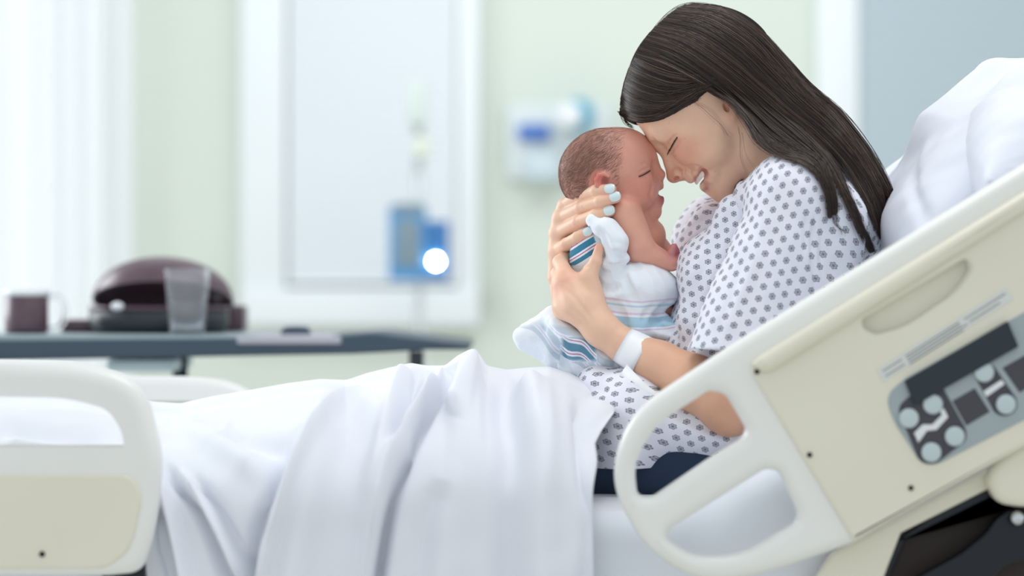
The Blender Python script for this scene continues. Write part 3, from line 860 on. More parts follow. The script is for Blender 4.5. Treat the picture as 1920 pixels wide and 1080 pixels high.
def build_blanket():
    b = Shape(); L = D(0, 0, 1)
    # pouch round the legs
    b.add(ell(Q(1208, 535, -40), (R(68), R(46), R(62)), (D(.97, .25), D(-.25, .97), L)), 0)
    b.add(cone(Q(1150, 530, -50), R(36), Q(1150, 590, -62), R(30)), R(20))
    b.add(cone(Q(1200, 560, -56), R(44), Q(1195, 605, -66), R(32)), R(18))
    b.add(cone(Q(1210, 610, -70), R(22), Q(1265, 625, -80), R(16)), R(14))
    b.add(cone(Q(1240, 612, -50), R(24), Q(1282, 632, -60), R(14)), R(10))
    # behind the back, inside the hands
    b.add(cone(Q(1120, 440, -6), R(42), Q(1108, 540, -10), R(52)), R(20))
    b.add(ell(Q(1115, 470, -36), (R(44), R(52), R(34)), (D(.97, .25), D(-.25, .97), L)), R(16))
    # turned-down edge on the upper arm
    b.add(cone(Q(1110, 412, -78), R(11), Q(1138, 442, -90), R(18)), R(8))
    b.add(cone(Q(1138, 428, -86), R(21), Q(1160, 452, -92), R(19)), R(10))
    b.add(cone(Q(1150, 455, -92), R(20), Q(1156, 486, -88), R(19)), R(10))
    b.add(cone(Q(1140, 492, -80), R(12), Q(1172, 486, -86), R(10)), R(8))
    # falling cloth under the hand
    b.add(cone(Q(1040, 600, -20), R(28), Q(985, 632, -10), R(20)), R(20))
    b.add(cone(Q(1000, 640, -10), R(24), Q(1072, 690, -30), R(22)), R(24))
    b.add(cone(Q(1050, 620, -40), R(34), Q(1130, 672, -60), R(30)), R(24))
    b.add(cone(Q(985, 632, -10), R(16), Q(972, 630, -10), R(9)), R(10))
    b.add(cone(Q(1100, 560, 20), R(60), Q(1060, 630, 10), R(40)), R(20))
    b.add(cone(Q(1110, 660, -50), R(26), Q(1190, 690, -70), R(18)), R(16))
    b.add(cone(Q(1068, 690, -40), R(20), Q(1120, 700, -60), R(16)), R(10))
    f1 = waves(21, 4, .045, (.7, .1, .7)); f2 = waves(22, 3, .030, (.8, .1, .3))
    b.disp(lambda p, d: d + 0.0013 * f1(p) + 0.0012 * np.abs(f2(p)) ** .8 - .0006)
    def G(pts, w, dd):
        q = []
        for p in pts:
            y = b.hit(p[0], p[1]); q.append(Q(p[0], p[1], y if y is not None else -60))
        b.groove(q, w * 1.7, dd * 2.8)
    for pts, w, dd in (
        ([(1166, 498), (1172, 520), (1186, 548), (1192, 566)], .0022, .0030), ([(1178, 500), (1186, 520), (1200, 545)], .003, -.0022),
        ([(1130, 538), (1146, 540), (1158, 536)], .0020, .0036), ([(1126, 552), (1150, 556), (1166, 552)], .0025, -.0020),
        ([(1140, 500), (1165, 498), (1200, 500)], .0024, .0036), ([(1134, 600), (1150, 580), (1154, 560)], .003, .0036),
        ([(1172, 612), (1164, 590), (1150, 572)], .0030, .0038), ([(1222, 612), (1234, 590), (1252, 570)], .0035, .0036),
        ([(1150, 470), (1162, 476), (1170, 482)], .0018, .003), ([(1146, 462), (1160, 464), (1172, 470)], .002, -.002),
        ([(1204, 602), (1212, 586), (1224, 575)], .002, .0018), ([(1124, 430), (1134, 452), (1142, 480)], .0022, .003),
        ([(1060, 640), (1040, 668), (1046, 696)], .0030, .0040), ([(1082, 650), (1072, 676), (1084, 700)], .0028, -.0032), ([(990, 650), (1020, 640), (1050, 652)], .0032, .0038),
        ([(1016, 604), (1010, 626), (1016, 650)], .004, .005), ([(1030, 602), (1060, 622), (1100, 646)], .0045, -.004),
        ([(1000, 616), (1024, 610), (1040, 625)], .003, .004), ([(1040, 636), (1050, 664), (1066, 690)], .003, .005),
        ([(1052, 634), (1064, 656), (1086, 676)], .003, -.003), ([(1064, 634), (1078, 656), (1098, 672)], .0028, .0045),
        ([(1090, 648), (1100, 664), (1112, 676)], .003, .004), ([(1020, 640), (1036, 668), (1054, 694)], .004, -.003),
        ([(1108, 476), (1116, 466), (1126, 440)], .003, .002), ([(1108, 650), (1122, 668), (1140, 680)], .003, -.003),
        ([(1230, 612), (1250, 618), (1275, 622)], .0025, .0035), ([(980, 640), (996, 660), (1020, 676)], .004, .003)):
        G(pts, w, dd)
    return b

def blanket_tint(V):
    """stripe coordinates: R along the vivid outer stripes, G how faded, B along the faint inner stripes"""
    px = 960 + V[:, 0] * K; py = 540 - (V[:, 2] - CAMZ) * K
    n = waves(31, 4, .06)(V) * .04
    c = np.zeros((len(V), 3)); c[:, 1] = 1
    def step(x, w=3.0): return np.clip(x / w, 0, 1)
    def region(soft, w, fade):
        m = soft > .01
        c[m, 0] = w[m] / 100 + n[m]; c[m, 1] = c[m, 1] * (1 - soft[m]) + fade * soft[m]
    m1 = step(500 - py) * step(py - 395) * np.maximum(step(1104 + (py - 425) * .42 - px), step(1136 - px) * step(py - 474) * step(493 - py) * step(px - 1116))
    region(m1, (py - 452) * 1.02 + (px - 1100) * .62 + 34, 0.0)
    m3 = step(py - 606, 8) * step(1150 - px)
    region(m3, (py - 650) * .8 - (px - 1090) * .62 + 26 + 7 * np.sin(px / 13.), .72)
    m4 = step(px - 1050, 6) * step(1116 - px, 6) * step(py - 630, 6) * step(676 - py, 6)
    region(m4, (py - 640) * 1.0 - (px - 1090) * .62 + 22 + 5 * np.sin(px / 9.), .12)
    c[:, 2] = np.where(px > 1118, np.clip((py + n * 60 + np.abs(px - 1200) * .10 - 552) / 100, 0, .99), 0)
    return c
# ================================================================== hair
hair_mat = new_mat('dark_brown_hair', rgb(70, 56, 50), 0.46, spec=0.38)
_t = NT(hair_mat); _a = _t.n('ShaderNodeAttribute', attribute_name='tint'); _t.l(_a.outputs['Color'], _t.b.inputs['Base Color'])
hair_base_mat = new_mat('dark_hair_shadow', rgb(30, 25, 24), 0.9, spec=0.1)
down_mat = new_mat('newborn_down', rgb(134, 102, 90), 0.6, spec=0.3)

FACE_POLY = [(1120, 225), (1163, 214), (1180, 224), (1205, 228), (1240, 224), (1280, 204), (1315, 182), (1338, 164), (1352, 172), (1372, 186), (1386, 205), (1392, 240), (1402, 272),
             (1430, 312), (1420, 420), (1120, 420)]
def poly_prism(poly):
    """signed distance to a prism across the head, outline given on its near side"""
    pts = np.array([[Q(a, b, -95)[0], Q(a, b, -95)[2]] for a, b in poly], dtype=F32)
    c = Q(1270, 320, 0)
    def f(p):
        x = p[:, [0, 2]]; d = np.full(len(x), 1e9, dtype=F32); ins = np.zeros(len(x), dtype=bool)
        for i in range(len(pts)):
            a, b = pts[i], pts[(i + 1) % len(pts)]; ab = b - a
            t = np.clip((x - a) @ ab / (ab @ ab), 0, 1)
            d = np.minimum(d, ((x - a - t[:, None] * ab) ** 2).sum(1))
            cnd = ((a[1] > x[:, 1]) != (b[1] > x[:, 1]))
            xi = (b[0] - a[0]) * (x[:, 1] - a[1]) / (b[1] - a[1] + 1e-12) + a[0]
            ins ^= cnd & (x[:, 0] < xi)
        d = np.sqrt(d); d[ins] *= -1
        return d
    return Prim(f, c, .35)

def build_hair_volume():
    h = Shape(); L = D(0, 0, 1)
    U = D(-.75, -.66); Fd = D(-.66, .75)
    h.add(ell(Q(1303, 149), (R(146), R(131), R(121)), (Fd, U, L)), 0)
    h.add(sph(Q(1330, 110), R(98)), R(40))
    h.add(cone(Q(1360, 130, 0), R(108), Q(1440, 215, 0), R(86)), R(30))
    for sg in (-1, 1):
        h.add(cone(Q(1400, 150, 34 * sg), R(78), Q(1470, 228, 58 * sg), R(62)), R(30))
        h.add(cone(Q(1470, 228, 58 * sg), R(62), Q(1560, 290, 84 * sg), R(44)), R(30))
        h.add(cone(Q(1560, 290, 84 * sg), R(44), Q(1622, 365, 96 * sg), R(34)), R(24))
        h.add(cone(Q(1622, 365, 96 * sg), R(34), Q(1654, 440, 96 * sg), R(10)), R(20))
    h.add(cone(Q(1480, 215, 0), R(58), Q(1585, 300, 0), R(52)), R(30))
    h.add(cone(Q(1585, 300, 0), R(52), Q(1640, 400, 0), R(24)), R(30))
    h.sub(poly_prism(FACE_POLY), R(4))
    return h

class DepthMap:
    """depth of a shape seen from the side, sampled on a grid of view rays"""
    def __init__(s, shapes, x0, x1, y0, y1, st=6, mirror=False, ya=-0.26, yb=0.02):
        s.x0, s.y0, s.st = x0, y0, st
        s.nx, s.ny = int((x1 - x0) / st) + 1, int((y1 - y0) / st) + 1
        PX, PY = np.meshgrid(x0 + np.arange(s.nx) * st, y0 + np.arange(s.ny) * st, indexing='ij')
        PX, PY = PX.ravel(), PY.ravel()
        ys = np.arange(ya, yb, 0.003); out = np.full(len(PX), np.nan)
        prev = None
        for y in ys:
            m = np.isnan(out)
            if not m.any(): break
            sc = (DIST + y) / FOC
            pts = np.stack([(PX[m] - 960) * sc, np.full(m.sum(), -y if mirror else y), CAMZ - (PY[m] - 540) * sc], 1)
            d = np.min([sh(pts) for sh in shapes], axis=0)
            idx = np.where(m)[0]; inside = d < 0
            if prev is None: prev = np.full(len(PX), .01)
            pd = np.maximum(prev[idx], 1e-6)
            out[idx[inside]] = y - 0.003 * (-d[inside]) / (pd[inside] - d[inside])
            prev[idx] = d
        s.g = out.reshape(s.nx, s.ny)
        # grow outwards so that strands just outside the outline still find a depth
        for _ in range(14):
            nanm = np.isnan(s.g)
            if not nanm.any(): break
            pad = np.pad(s.g, 1, constant_values=np.nan)
            nb = np.stack([pad[:-2, 1:-1], pad[2:, 1:-1], pad[1:-1, :-2], pad[1:-1, 2:]])
            with np.errstate(all='ignore'):
                import warnings; warnings.simplefilter('ignore')
                av = np.nanmean(nb, axis=0)
            s.g[nanm] = av[nanm]
        s.g[np.isnan(s.g)] = 0
    def __call__(s, px, py):
        u = np.clip((px - s.x0) / s.st, 0, s.nx - 1.001); v = np.clip((py - s.y0) / s.st, 0, s.ny - 1.001)
        i, j = u.astype(int), v.astype(int); a, b = u - i, v - j
        return s.g[i, j] * (1 - a) * (1 - b) + s.g[i + 1, j] * a * (1 - b) + s.g[i, j + 1] * (1 - a) * b + s.g[i + 1, j + 1] * a * b

G_FRONT = [
    [(1163, 213), (1180, 224), (1205, 228), (1240, 224), (1280, 204), (1318, 180), (1343, 162)],
    [(1164, 196), (1185, 212), (1225, 216), (1270, 201), (1308, 178), (1328, 168), (1346, 160)],
    [(1167, 175), (1190, 191), (1230, 199), (1272, 190), (1305, 174), (1328, 164), (1347, 158)],
    [(1173, 150), (1200, 165), (1240, 176), (1280, 173), (1312, 164), (1332, 160), (1350, 156)],
    [(1183, 120), (1215, 137), (1255, 150), (1292, 155), (1318, 154), (1336, 154), (1354, 154)],
    [(1195, 98), (1230, 116), (1268, 132), (1302, 142), (1328, 148), (1345, 154), (1362, 162)]]
G_MAIN = [
    [(1190, 104), (1238, 120), (1290, 146), (1335, 172), (1374, 196), (1400, 232), (1420, 268), (1455, 290), (1495, 296), (1532, 318), (1554, 362), (1557, 412)],
    [(1200, 85), (1252, 100), (1310, 134), (1360, 172), (1405, 212), (1445, 250), (1490, 276), (1536, 300), (1556, 345), (1562, 385), (1560, 400)],
    [(1215, 65), (1275, 84), (1340, 128), (1395, 172), (1448, 218), (1500, 260), (1552, 306), (1588, 366), (1616, 428), (1637, 474)],
    [(1232, 48), (1300, 64), (1370, 108), (1425, 156), (1475, 200), (1530, 246), (1585, 304), (1622, 366), (1645, 420), (1654, 448)],
    [(1255, 28), (1325, 40), (1395, 84), (1450, 138), (1500, 188), (1560, 240), (1610, 300), (1645, 360), (1660, 410), (1663, 452)],
    [(1280, 13), (1350, 22), (1415, 64), (1465, 118), (1510, 170), (1565, 220), (1620, 285), (1655, 345), (1669, 390), (1665, 454)],
    [(1300, 9), (1362, 17), (1427, 58), (1477, 113), (1522, 163), (1578, 212), (1630, 280), (1664, 345), (1673, 390), (1668, 446)]]

def strand_px(guides, n, M, rs, split=(), jitter=1.6, frizz=0.6, pieces=26, trim=.22, wave=4.2):
    MF = 90; S = np.array([spline(g, MF) for g in guides])
    G = len(guides)
    u = rs.uniform(0, G - 1 - 1e-6, n); i = u.astype(int); t = u - i
    s = np.linspace(0, 1, MF)
    tt = np.repeat(t[:, None], MF, 1)
    for k in split:                                   # locks that part towards the tips
        m = i == k
        pull = np.clip((s - .54) / .26, 0, 1) ** 1.1
        tgt = np.where(t > .5, 1 - (1 - t) * .10, t * .10)
        tt[m] = t[m][:, None] * (1 - pull) + tgt[m][:, None] * pull
    XY = S[i] * (1 - tt[..., None]) + S[i + 1] * tt[..., None]
    # every hair has its own length
    ln = 1 - trim * rs.uniform(0, 1, n) ** 2
    fi = np.linspace(0, 1, M)[None] * ln[:, None] * (MF - 1.001); i0 = fi.astype(int); fr_ = (fi - i0)[..., None]
    ar = np.arange(n)[:, None]
    XY = XY[ar, i0] * (1 - fr_) + XY[ar, np.minimum(i0 + 1, MF - 1)] * fr_
    s = np.linspace(0, 1, M)
    # gather into small locks
    lock = np.floor(u * pieces / (G - 1) * 1.0).astype(int)
    ph = rs.uniform(0, 6.28, 400); am = rs.uniform(.3, 1.0, 400)
    wob = np.sin(s[None] * (5 + 5 * am[lock % 400])[:, None] + ph[lock % 400][:, None]) * am[lock % 400][:, None]
    T = np.gradient(XY, axis=1); T /= np.linalg.norm(T, axis=2, keepdims=True) + 1e-9
    Nn = np.stack([-T[..., 1], T[..., 0]], -1)
    XY += Nn * (wob * wave * (0.15 + s[None]))[..., None]
    XY += Nn * (rs.normal(0, jitter, n)[:, None] * (.35 + .65 * s[None]))[..., None]
    ph2 = rs.uniform(0, 6.28, n); fr = rs.uniform(3, 11, n)
    XY += Nn * (frizz * np.sin(s[None] * fr[:, None] + ph2[:, None]) * (0.3 + 1.2 * s[None]))[..., None]
    return XY, lock

def strands(guides, n, M, seed, dm, split=(), lift=(0, 4), mirror=False, rad=.42, **kw):
    rs = np.random.RandomState(seed)
    XY, lock = strand_px(guides, n, M, rs, split, **kw)
    y = dm(XY[..., 0], XY[..., 1])
    # hair comes forward gradually before it falls over the shoulder
    for k in range(M - 2, -1, -1): y[:, k] = np.minimum(y[:, k], y[:, k + 1] + .0075)
    # smooth the depth along each strand
    for _ in range(1): y[:, 1:-1] = (y[:, :-2] + 2 * y[:, 1:-1] + y[:, 2:]) / 4
    depth_in_lock = rs.uniform(lift[0], lift[1], n)
    hump = (1 + np.sin(lock * 2.4)) * 1.6
    s = np.linspace(0, 1, M)
    y = y - R(1) * (depth_in_lock + hump)[:, None] * (0.25 + .75 * np.sin(np.clip(s * 1.5, 0, 1) * math.pi / 2))[None]
    sc = (DIST + y) / FOC
    pts = np.stack([(XY[..., 0] - 960) * sc, y, CAMZ - (XY[..., 1] - 540) * sc], -1)
    if mirror: pts[..., 1] *= -1
    r = R(rad) * rs.uniform(.6, 1.4, n)[:, None] * (1 - .6 * np.clip((s - .85) / .15, 0, 1))[None] * np.ones((n, M))
    base = np.array([rgb(62, 51, 46)[:3]]); dark = np.array(rgb(32, 27, 26)[:3]); light = np.array(rgb(110, 90, 78)[:3])
    k = np.clip(rs.normal(.45, .22, n) + .18 * np.sin(lock * 1.7), 0, 1)[:, None]
    c = np.where(k < .5, dark * (1 - 2 * k) + base * 2 * k, base * (2 - 2 * k) + light * (2 * k - 1))
    return pts, r, c

def make_hair(parent, gown_shapes, head):
    h = build_hair_volume()
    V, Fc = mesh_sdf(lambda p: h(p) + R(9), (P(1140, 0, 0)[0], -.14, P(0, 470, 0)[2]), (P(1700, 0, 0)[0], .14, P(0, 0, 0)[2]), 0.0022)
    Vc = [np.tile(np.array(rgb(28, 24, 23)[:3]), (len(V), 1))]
    meshes = [(V, Fc)]
    dm_h = DepthMap([h], 1140, 1690, 0, 480)
    dm_a = DepthMap([h] + gown_shapes, 1140, 1690, 0, 480, st=4)
    dm_s = DepthMap([h, head] + gown_shapes, 1140, 1690, 0, 480, st=4)
    sets = [(G_FRONT, 2600, 26, 1, dm_h, dict(lift=(-1, 3), pieces=22)),
            (G_MAIN, 6400, 30, 2, dm_a, dict(split=(1, 2), lift=(2, 9), pieces=60, jitter=2.0)),
            (G_MAIN, 650, 30, 12, dm_a, dict(split=(1, 2), lift=(8, 13), pieces=40, jitter=5.0, frizz=1.5, rad=.34)),
            (G_FRONT, 200, 26, 13, dm_h, dict(lift=(3, 6), pieces=22, jitter=6, rad=.36)),
            (G_FRONT, 900, 20, 3, dm_h, dict(lift=(0, 3), mirror=True, rad=.8)),
            (G_MAIN, 2200, 24, 4, dm_h, dict(lift=(0, 5), mirror=True, rad=.8)),
            # stray hairs: over the temple, down the neck, above the crown
            ([[(1300, 196), (1318, 208), (1336, 228), (1352, 246), (1362, 258)], [(1306, 192), (1328, 204), (1346, 224), (1362, 246), (1372, 262)]], 7, 18, 5, dm_s, dict(lift=(0, 2), pieces=2, rad=.11, jitter=4)),
            ([[(1384, 236), (1386, 262), (1390, 290), (1393, 318), (1396, 332)], [(1394, 250), (1402, 278), (1412, 300), (1424, 316), (1438, 324)]], 5, 16, 6, dm_s, dict(lift=(0, 2), pieces=2, rad=.11, jitter=4)),
            ([[(1166, 214), (1172, 222), (1180, 234), (1188, 246)], [(1158, 208), (1164, 216), (1172, 228), (1184, 242)]], 26, 12, 7, dm_h, dict(lift=(-30, -60), pieces=2, rad=.3)),
            ([[(1196, 96), (1232, 44), (1272, 12), (1316, 4), (1356, 14), (1392, 34)], [(1240, 40), (1285, 6), (1330, 8), (1380, 30), (1440, 80), (1490, 130)]], 26, 24, 8, dm_h, dict(lift=(-40, -90), jitter=4, pieces=6, rad=.26)),
            ([[(1450, 90), (1510, 160), (1560, 205), (1610, 255), (1655, 330)], [(1440, 84), (1520, 166), (1575, 216), (1625, 275), (1660, 340)]], 16, 20, 9, dm_h, dict(lift=(-20, -60), jitter=3, pieces=4, rad=.26)),
            ([[(1558, 400), (1566, 420), (1580, 440)], [(1562, 380), (1574, 420), (1590, 446)]], 8, 12, 10, dm_a, dict(lift=(1, 3), pieces=2, rad=.3))]
    for g, n, M, seed, dm, kw in sets:
        mirror = kw.pop('mirror', False)
        pts, r, c = strands(g, n, M, seed, dm, mirror=mirror, **kw)
        v, f = tubes(pts, r, 3)
        meshes.append((v, f)); Vc.append(np.repeat(c, M * 3, axis=0))
    V, Fc = join(meshes)
    o = link_mesh('hair', V, Fc, hair_mat, parent)
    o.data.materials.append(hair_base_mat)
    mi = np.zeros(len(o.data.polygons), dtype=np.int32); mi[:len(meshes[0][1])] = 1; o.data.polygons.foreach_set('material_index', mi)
    set_color(o, 'tint', np.concatenate(Vc))
    return o

def make_down(parent, shape):
    """the baby's short fine hair, combed back and down along the scalp"""
    rs = np.random.RandomState(5); N = 15000; M = 7
    px = rs.uniform(1042, 1190, N); py = rs.uniform(234, 385, N)
    keep = (px < 1176 - (py - 245) * .12) & (rs.uniform(size=N) < np.clip((1186 - px) / 60, .12, 1))
    keep &= ~((np.hypot(px - 1132, py - 340) < 27)) & ~((py > 346) & (px > 1110))
    px, py = px[keep], py[keep]
    side = np.where(rs.uniform(size=len(px)) < .62, 1, -1)
    dm = DepthMap([shape], 1030, 1240, 225, 420, st=5, ya=-.09)
    y = dm(px, py); sc = (DIST + y) / FOC
    p = np.stack([(px - 960) * sc, y, CAMZ - (py - 540) * sc], 1); p[:, 1] *= side
    p = p[np.abs(shape(p)) < .006]
    n = len(p); e = 5e-4
    for _ in range(4):
        g0 = np.stack([shape(p + np.eye(3)[i] * e) - shape(p - np.eye(3)[i] * e) for i in range(3)], 1); g0 /= np.linalg.norm(g0, axis=1, keepdims=True) + 1e-9
        p = p - g0 * (shape(p) + .0002)[:, None]
    out = [p]; ln = rs.uniform(.005, .011, n)
    cen = Q(1133, 318, 0)
    def grad(p):
        g = np.stack([shape(p + np.eye(3)[i] * e) - shape(p - np.eye(3)[i] * e) for i in range(3)], 1)
        return g / (np.linalg.norm(g, axis=1, keepdims=True) + 1e-9)
    flow = D(-.55, .55) ; jit = rs.normal(0, .22, (n, 3))
    q = p.copy()
    for k in range(M - 1):
        g = grad(q)
        swirl = np.cross(g, np.array([0, 1., 0])) * .35
        t = flow + jit + swirl * np.sin(q[:, [0]] * 90 + q[:, [2]] * 60)
        t -= g * (t * g).sum(1, keepdims=True); t /= np.linalg.norm(t, axis=1, keepdims=True)
        q = q + t * (ln / (M - 1))[:, None] 
        q = q - g * (shape(q) - .0001 - .0001 * k / M)[:, None]
        out.append(q)
    pts = np.stack(out, 1)
    r = R(.10) * np.linspace(1, .4, M)[None] * rs.uniform(.7, 1.3, n)[:, None]
    v, f = tubes(pts, r, 3)
    return link_mesh('hair', v, f, down_mat, parent)

def make_lashes(parent, pts_px, shape, n, length, name='eyelashes'):
    rs = np.random.RandomState(3); base = spline(pts_px, n); paths = []
    for k, b in enumerate(base):
        for _ in range(2):
            d = D(-.45 + rs.normal(0, .12), .85 + rs.normal(0, .1), -.5); d /= np.linalg.norm(d)
            l = R(length) * rs.uniform(.7, 1.2)
            c = D(-.35, .0, -.1)
            paths.append([b - d * R(1) + t * d * l + c * l * .35 * t * t for t in np.linspace(0, 1, 6)])
    paths = np.array(paths); r = R(.55) * np.linspace(1, .3, 6)[None] * np.ones((len(paths), 1))
    v, f = tubes(paths, r, 4)
    lid = np.array([spline(pts_px, 14)])
    prof = np.sin(np.linspace(.15, math.pi - .15, 14)) ** .6
    v2, f2 = tubes(lid, R(.95) * prof[None], 6)
    v, f = join([(v, f), (v2, f2)])
    link_mesh(name, v * np.array([1, -1, 1], dtype=F32), f[:, ::-1], lash_mat, parent)
    return link_mesh(name, v, f, lash_mat, parent)
# ================================================================== the bed
ivory = new_mat('ivory_plastic', rgb(232, 232, 226), 0.32, coat=0.2)
_t = NT(ivory); _n = _t.noise(9, 3); _t.l(_t.mix(_n, rgb(230, 231, 226), rgb(237, 238, 234)), _t.b.inputs['Base Color'])
cream = new_mat('cream_panel', rgb(222, 216, 190), 0.22, coat=0.5)
_t = NT(cream); _n = _t.noise(7, 3); _t.l(_t.mix(_n, rgb(221, 217, 197), rgb(229, 226, 208)), _t.b.inputs['Base Color'])
dark_metal = new_mat('black_steel', rgb(20, 26, 34), 0.4, metal=0.3)
chrome = new_mat('chrome', rgb(200, 205, 210), 0.15, metal=1.0)
screw_mat = new_mat('dark_screw', rgb(34, 30, 26), 0.4, metal=0.4)
grey_panel = new_mat('grey_keypad', rgb(158, 170, 174), 0.5)
charcoal = new_mat('charcoal_print', rgb(66, 66, 72), 0.6)
button_mat = new_mat('pale_button', rgb(190, 205, 208), 0.4)
black_screen = new_mat('black_cover', rgb(18, 34, 46), 0.35)
decal_white = new_mat('white_sticker', rgb(214, 218, 214), 0.6)
decal_ink = new_mat('grey_ink', rgb(128, 132, 130), 0.7)
white_print = new_mat('white_print', rgb(226, 230, 232), 0.6)
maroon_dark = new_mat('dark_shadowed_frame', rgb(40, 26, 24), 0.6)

def cotton(name, col, bumpd=0.0006, weave=600):
    m = new_mat(name, col, 0.9, spec=0.1, sheen=0.2)
    t = NT(m); n = t.noise(weave, 2); t.bump(n, 0.15, bumpd); return m
sheet_mat = cotton('white_cotton', rgb(229, 232, 239))
fitted_mat = cotton('pale_blue_white_cotton', rgb(230, 235, 243))
pillow_mat = cotton('pillowcase_cotton', rgb(226, 230, 240))

def smooth_poly(pts, closed=True, n=10):
    """rounded outline through control points; a point may carry a corner radius in pixels"""
    out = []; m = len(pts)
    for i in range(m):
        p = np.array(pts[i][:2], float); r = pts[i][2] if len(pts[i]) > 2 else 0
        if r <= 0: out.append(p); continue
        a = np.array(pts[i - 1][:2], float); b = np.array(pts[(i + 1) % m][:2], float)
        da = (a - p); db = (b - p); la, lb = np.linalg.norm(da), np.linalg.norm(db)
        q = min(r, la * .49, lb * .49); s = p + da / la * q; e = p + db / lb * q
        for k in range(n + 1):
            t = k / n; out.append((1 - t) ** 2 * s + 2 * t * (1 - t) * p + t * t * e)
    return out

def plate(name, outlines, y, thick, bevel, mat, parent, res=4, flatpix=True):
    """flat shape with holes, thickness and rounded edges; outlines in photo pixels at depth y (front face)"""
    cu = bpy.data.curves.new(name, 'CURVE'); cu.dimensions = '2D'; cu.fill_mode = 'BOTH'
    cu.extrude = max(thick / 2 - bevel, 0.0001); cu.bevel_depth = bevel; cu.bevel_resolution = res; cu.offset = -bevel
    for o in outlines:
        sp = cu.splines.new('POLY'); sp.points.add(len(o) - 1); sp.use_cyclic_u = True
        for i, p in enumerate(o):
            w = P(p[0], p[1], y); sp.points[i].co = (w[0], w[2], 0, 1)
    tmp = bpy.data.objects.new('tmp', cu); C.objects.link(tmp)
    dg = bpy.context.evaluated_depsgraph_get(); dg.update()
    me = bpy.data.meshes.new_from_object(tmp.evaluated_get(dg))
    C.objects.unlink(tmp); bpy.data.objects.remove(tmp); bpy.data.curves.remove(cu)
    co = np.empty(len(me.vertices) * 3, dtype=F32); me.vertices.foreach_get('co', co); co = co.reshape(-1, 3)
    new = np.stack([co[:, 0], y + thick / 2 - co[:, 2], co[:, 1]], 1)
    me.vertices.foreach_set('co', new.ravel().astype(F32)); me.update()
    me.name = name
    ob = bpy.data.objects.new(name, me); C.objects.link(ob); me.materials.clear(); me.materials.append(mat)
    me.polygons.foreach_set('use_smooth', np.ones(len(me.polygons), dtype=bool))
    try: me.set_sharp_from_angle(angle=math.radians(50))
    except Exception: pass
    if parent: ob.parent = parent; ob.matrix_parent_inverse = Matrix.Translation(-parent.location)
    return ob

def tube(name, pts, rad, mat, parent, n=40, sides=14):
    path = spline([np.asarray(p, float) for p in pts], n)
    rr = np.interp(np.linspace(0, 1, n), np.linspace(0, 1, len(rad)), rad) if hasattr(rad, '__len__') else np.full(n, rad)
    v, f = tubes(path[None], rr[None], sides)
    v = list(v); f = [list(q) for q in f]
    f.append(list(range(sides))[::-1]); f.append([(n - 1) * sides + k for k in range(sides)])
    return link_mesh(name, v, f, mat, parent)

def disc(name, px, py, y, r_px, thick, mat, parent, r_scale=None, dome=0.0):
    """short round button or screw facing the room"""
    c = P(px, py, y); sc = (DIST + y) / FOC; r = r_px * sc; n = 28
    vs, fs = [], []
    prof = [(r, 0), (r, -thick * .7), (r * .88, -thick), (r * .4, -thick - dome * .8), (0.0001, -thick - dome)]
    for rr, yy in prof:
        for k in range(n):
            a = 2 * math.pi * k / n; vs.append((c[0] + rr * math.cos(a), c[1] + yy, c[2] + rr * math.sin(a)))
    for j in range(len(prof) - 1):
        for k in range(n): fs.append([j * n + k, j * n + (k + 1) % n, (j + 1) * n + (k + 1) % n, (j + 1) * n + k][::-1])
    fs.append([k for k in range(n)])
    return link_mesh(name, vs, fs, mat, parent)

def box(name, x0, x1, y0, y1, z0, z1, mat, parent, bevel=0.0):
    bm = bmesh.new(); bmesh.ops.create_cube(bm, size=1)
    for v in bm.verts: v.co = Vector(((x0 + x1) / 2 + v.co.x * (x1 - x0), (y0 + y1) / 2 + v.co.y * (y1 - y0), (z0 + z1) / 2 + v.co.z * (z1 - z0)))
    if bevel: bmesh.ops.bevel(bm, geom=bm.edges[:], offset=bevel, segments=3, affect='EDGES', profile=.5)
    me = bpy.data.meshes.new(name); bm.to_mesh(me); bm.free()
    o = bpy.data.objects.new(name, me); C.objects.link(o); me.materials.append(mat)
    if bevel:
        me.polygons.foreach_set('use_smooth', np.ones(len(me.polygons), dtype=bool))
        try: me.set_sharp_from_angle(angle=math.radians(45))
        except Exception: pass
    if parent: o.parent = parent; o.matrix_parent_inverse = Matrix.Translation(-parent.location)
    return o

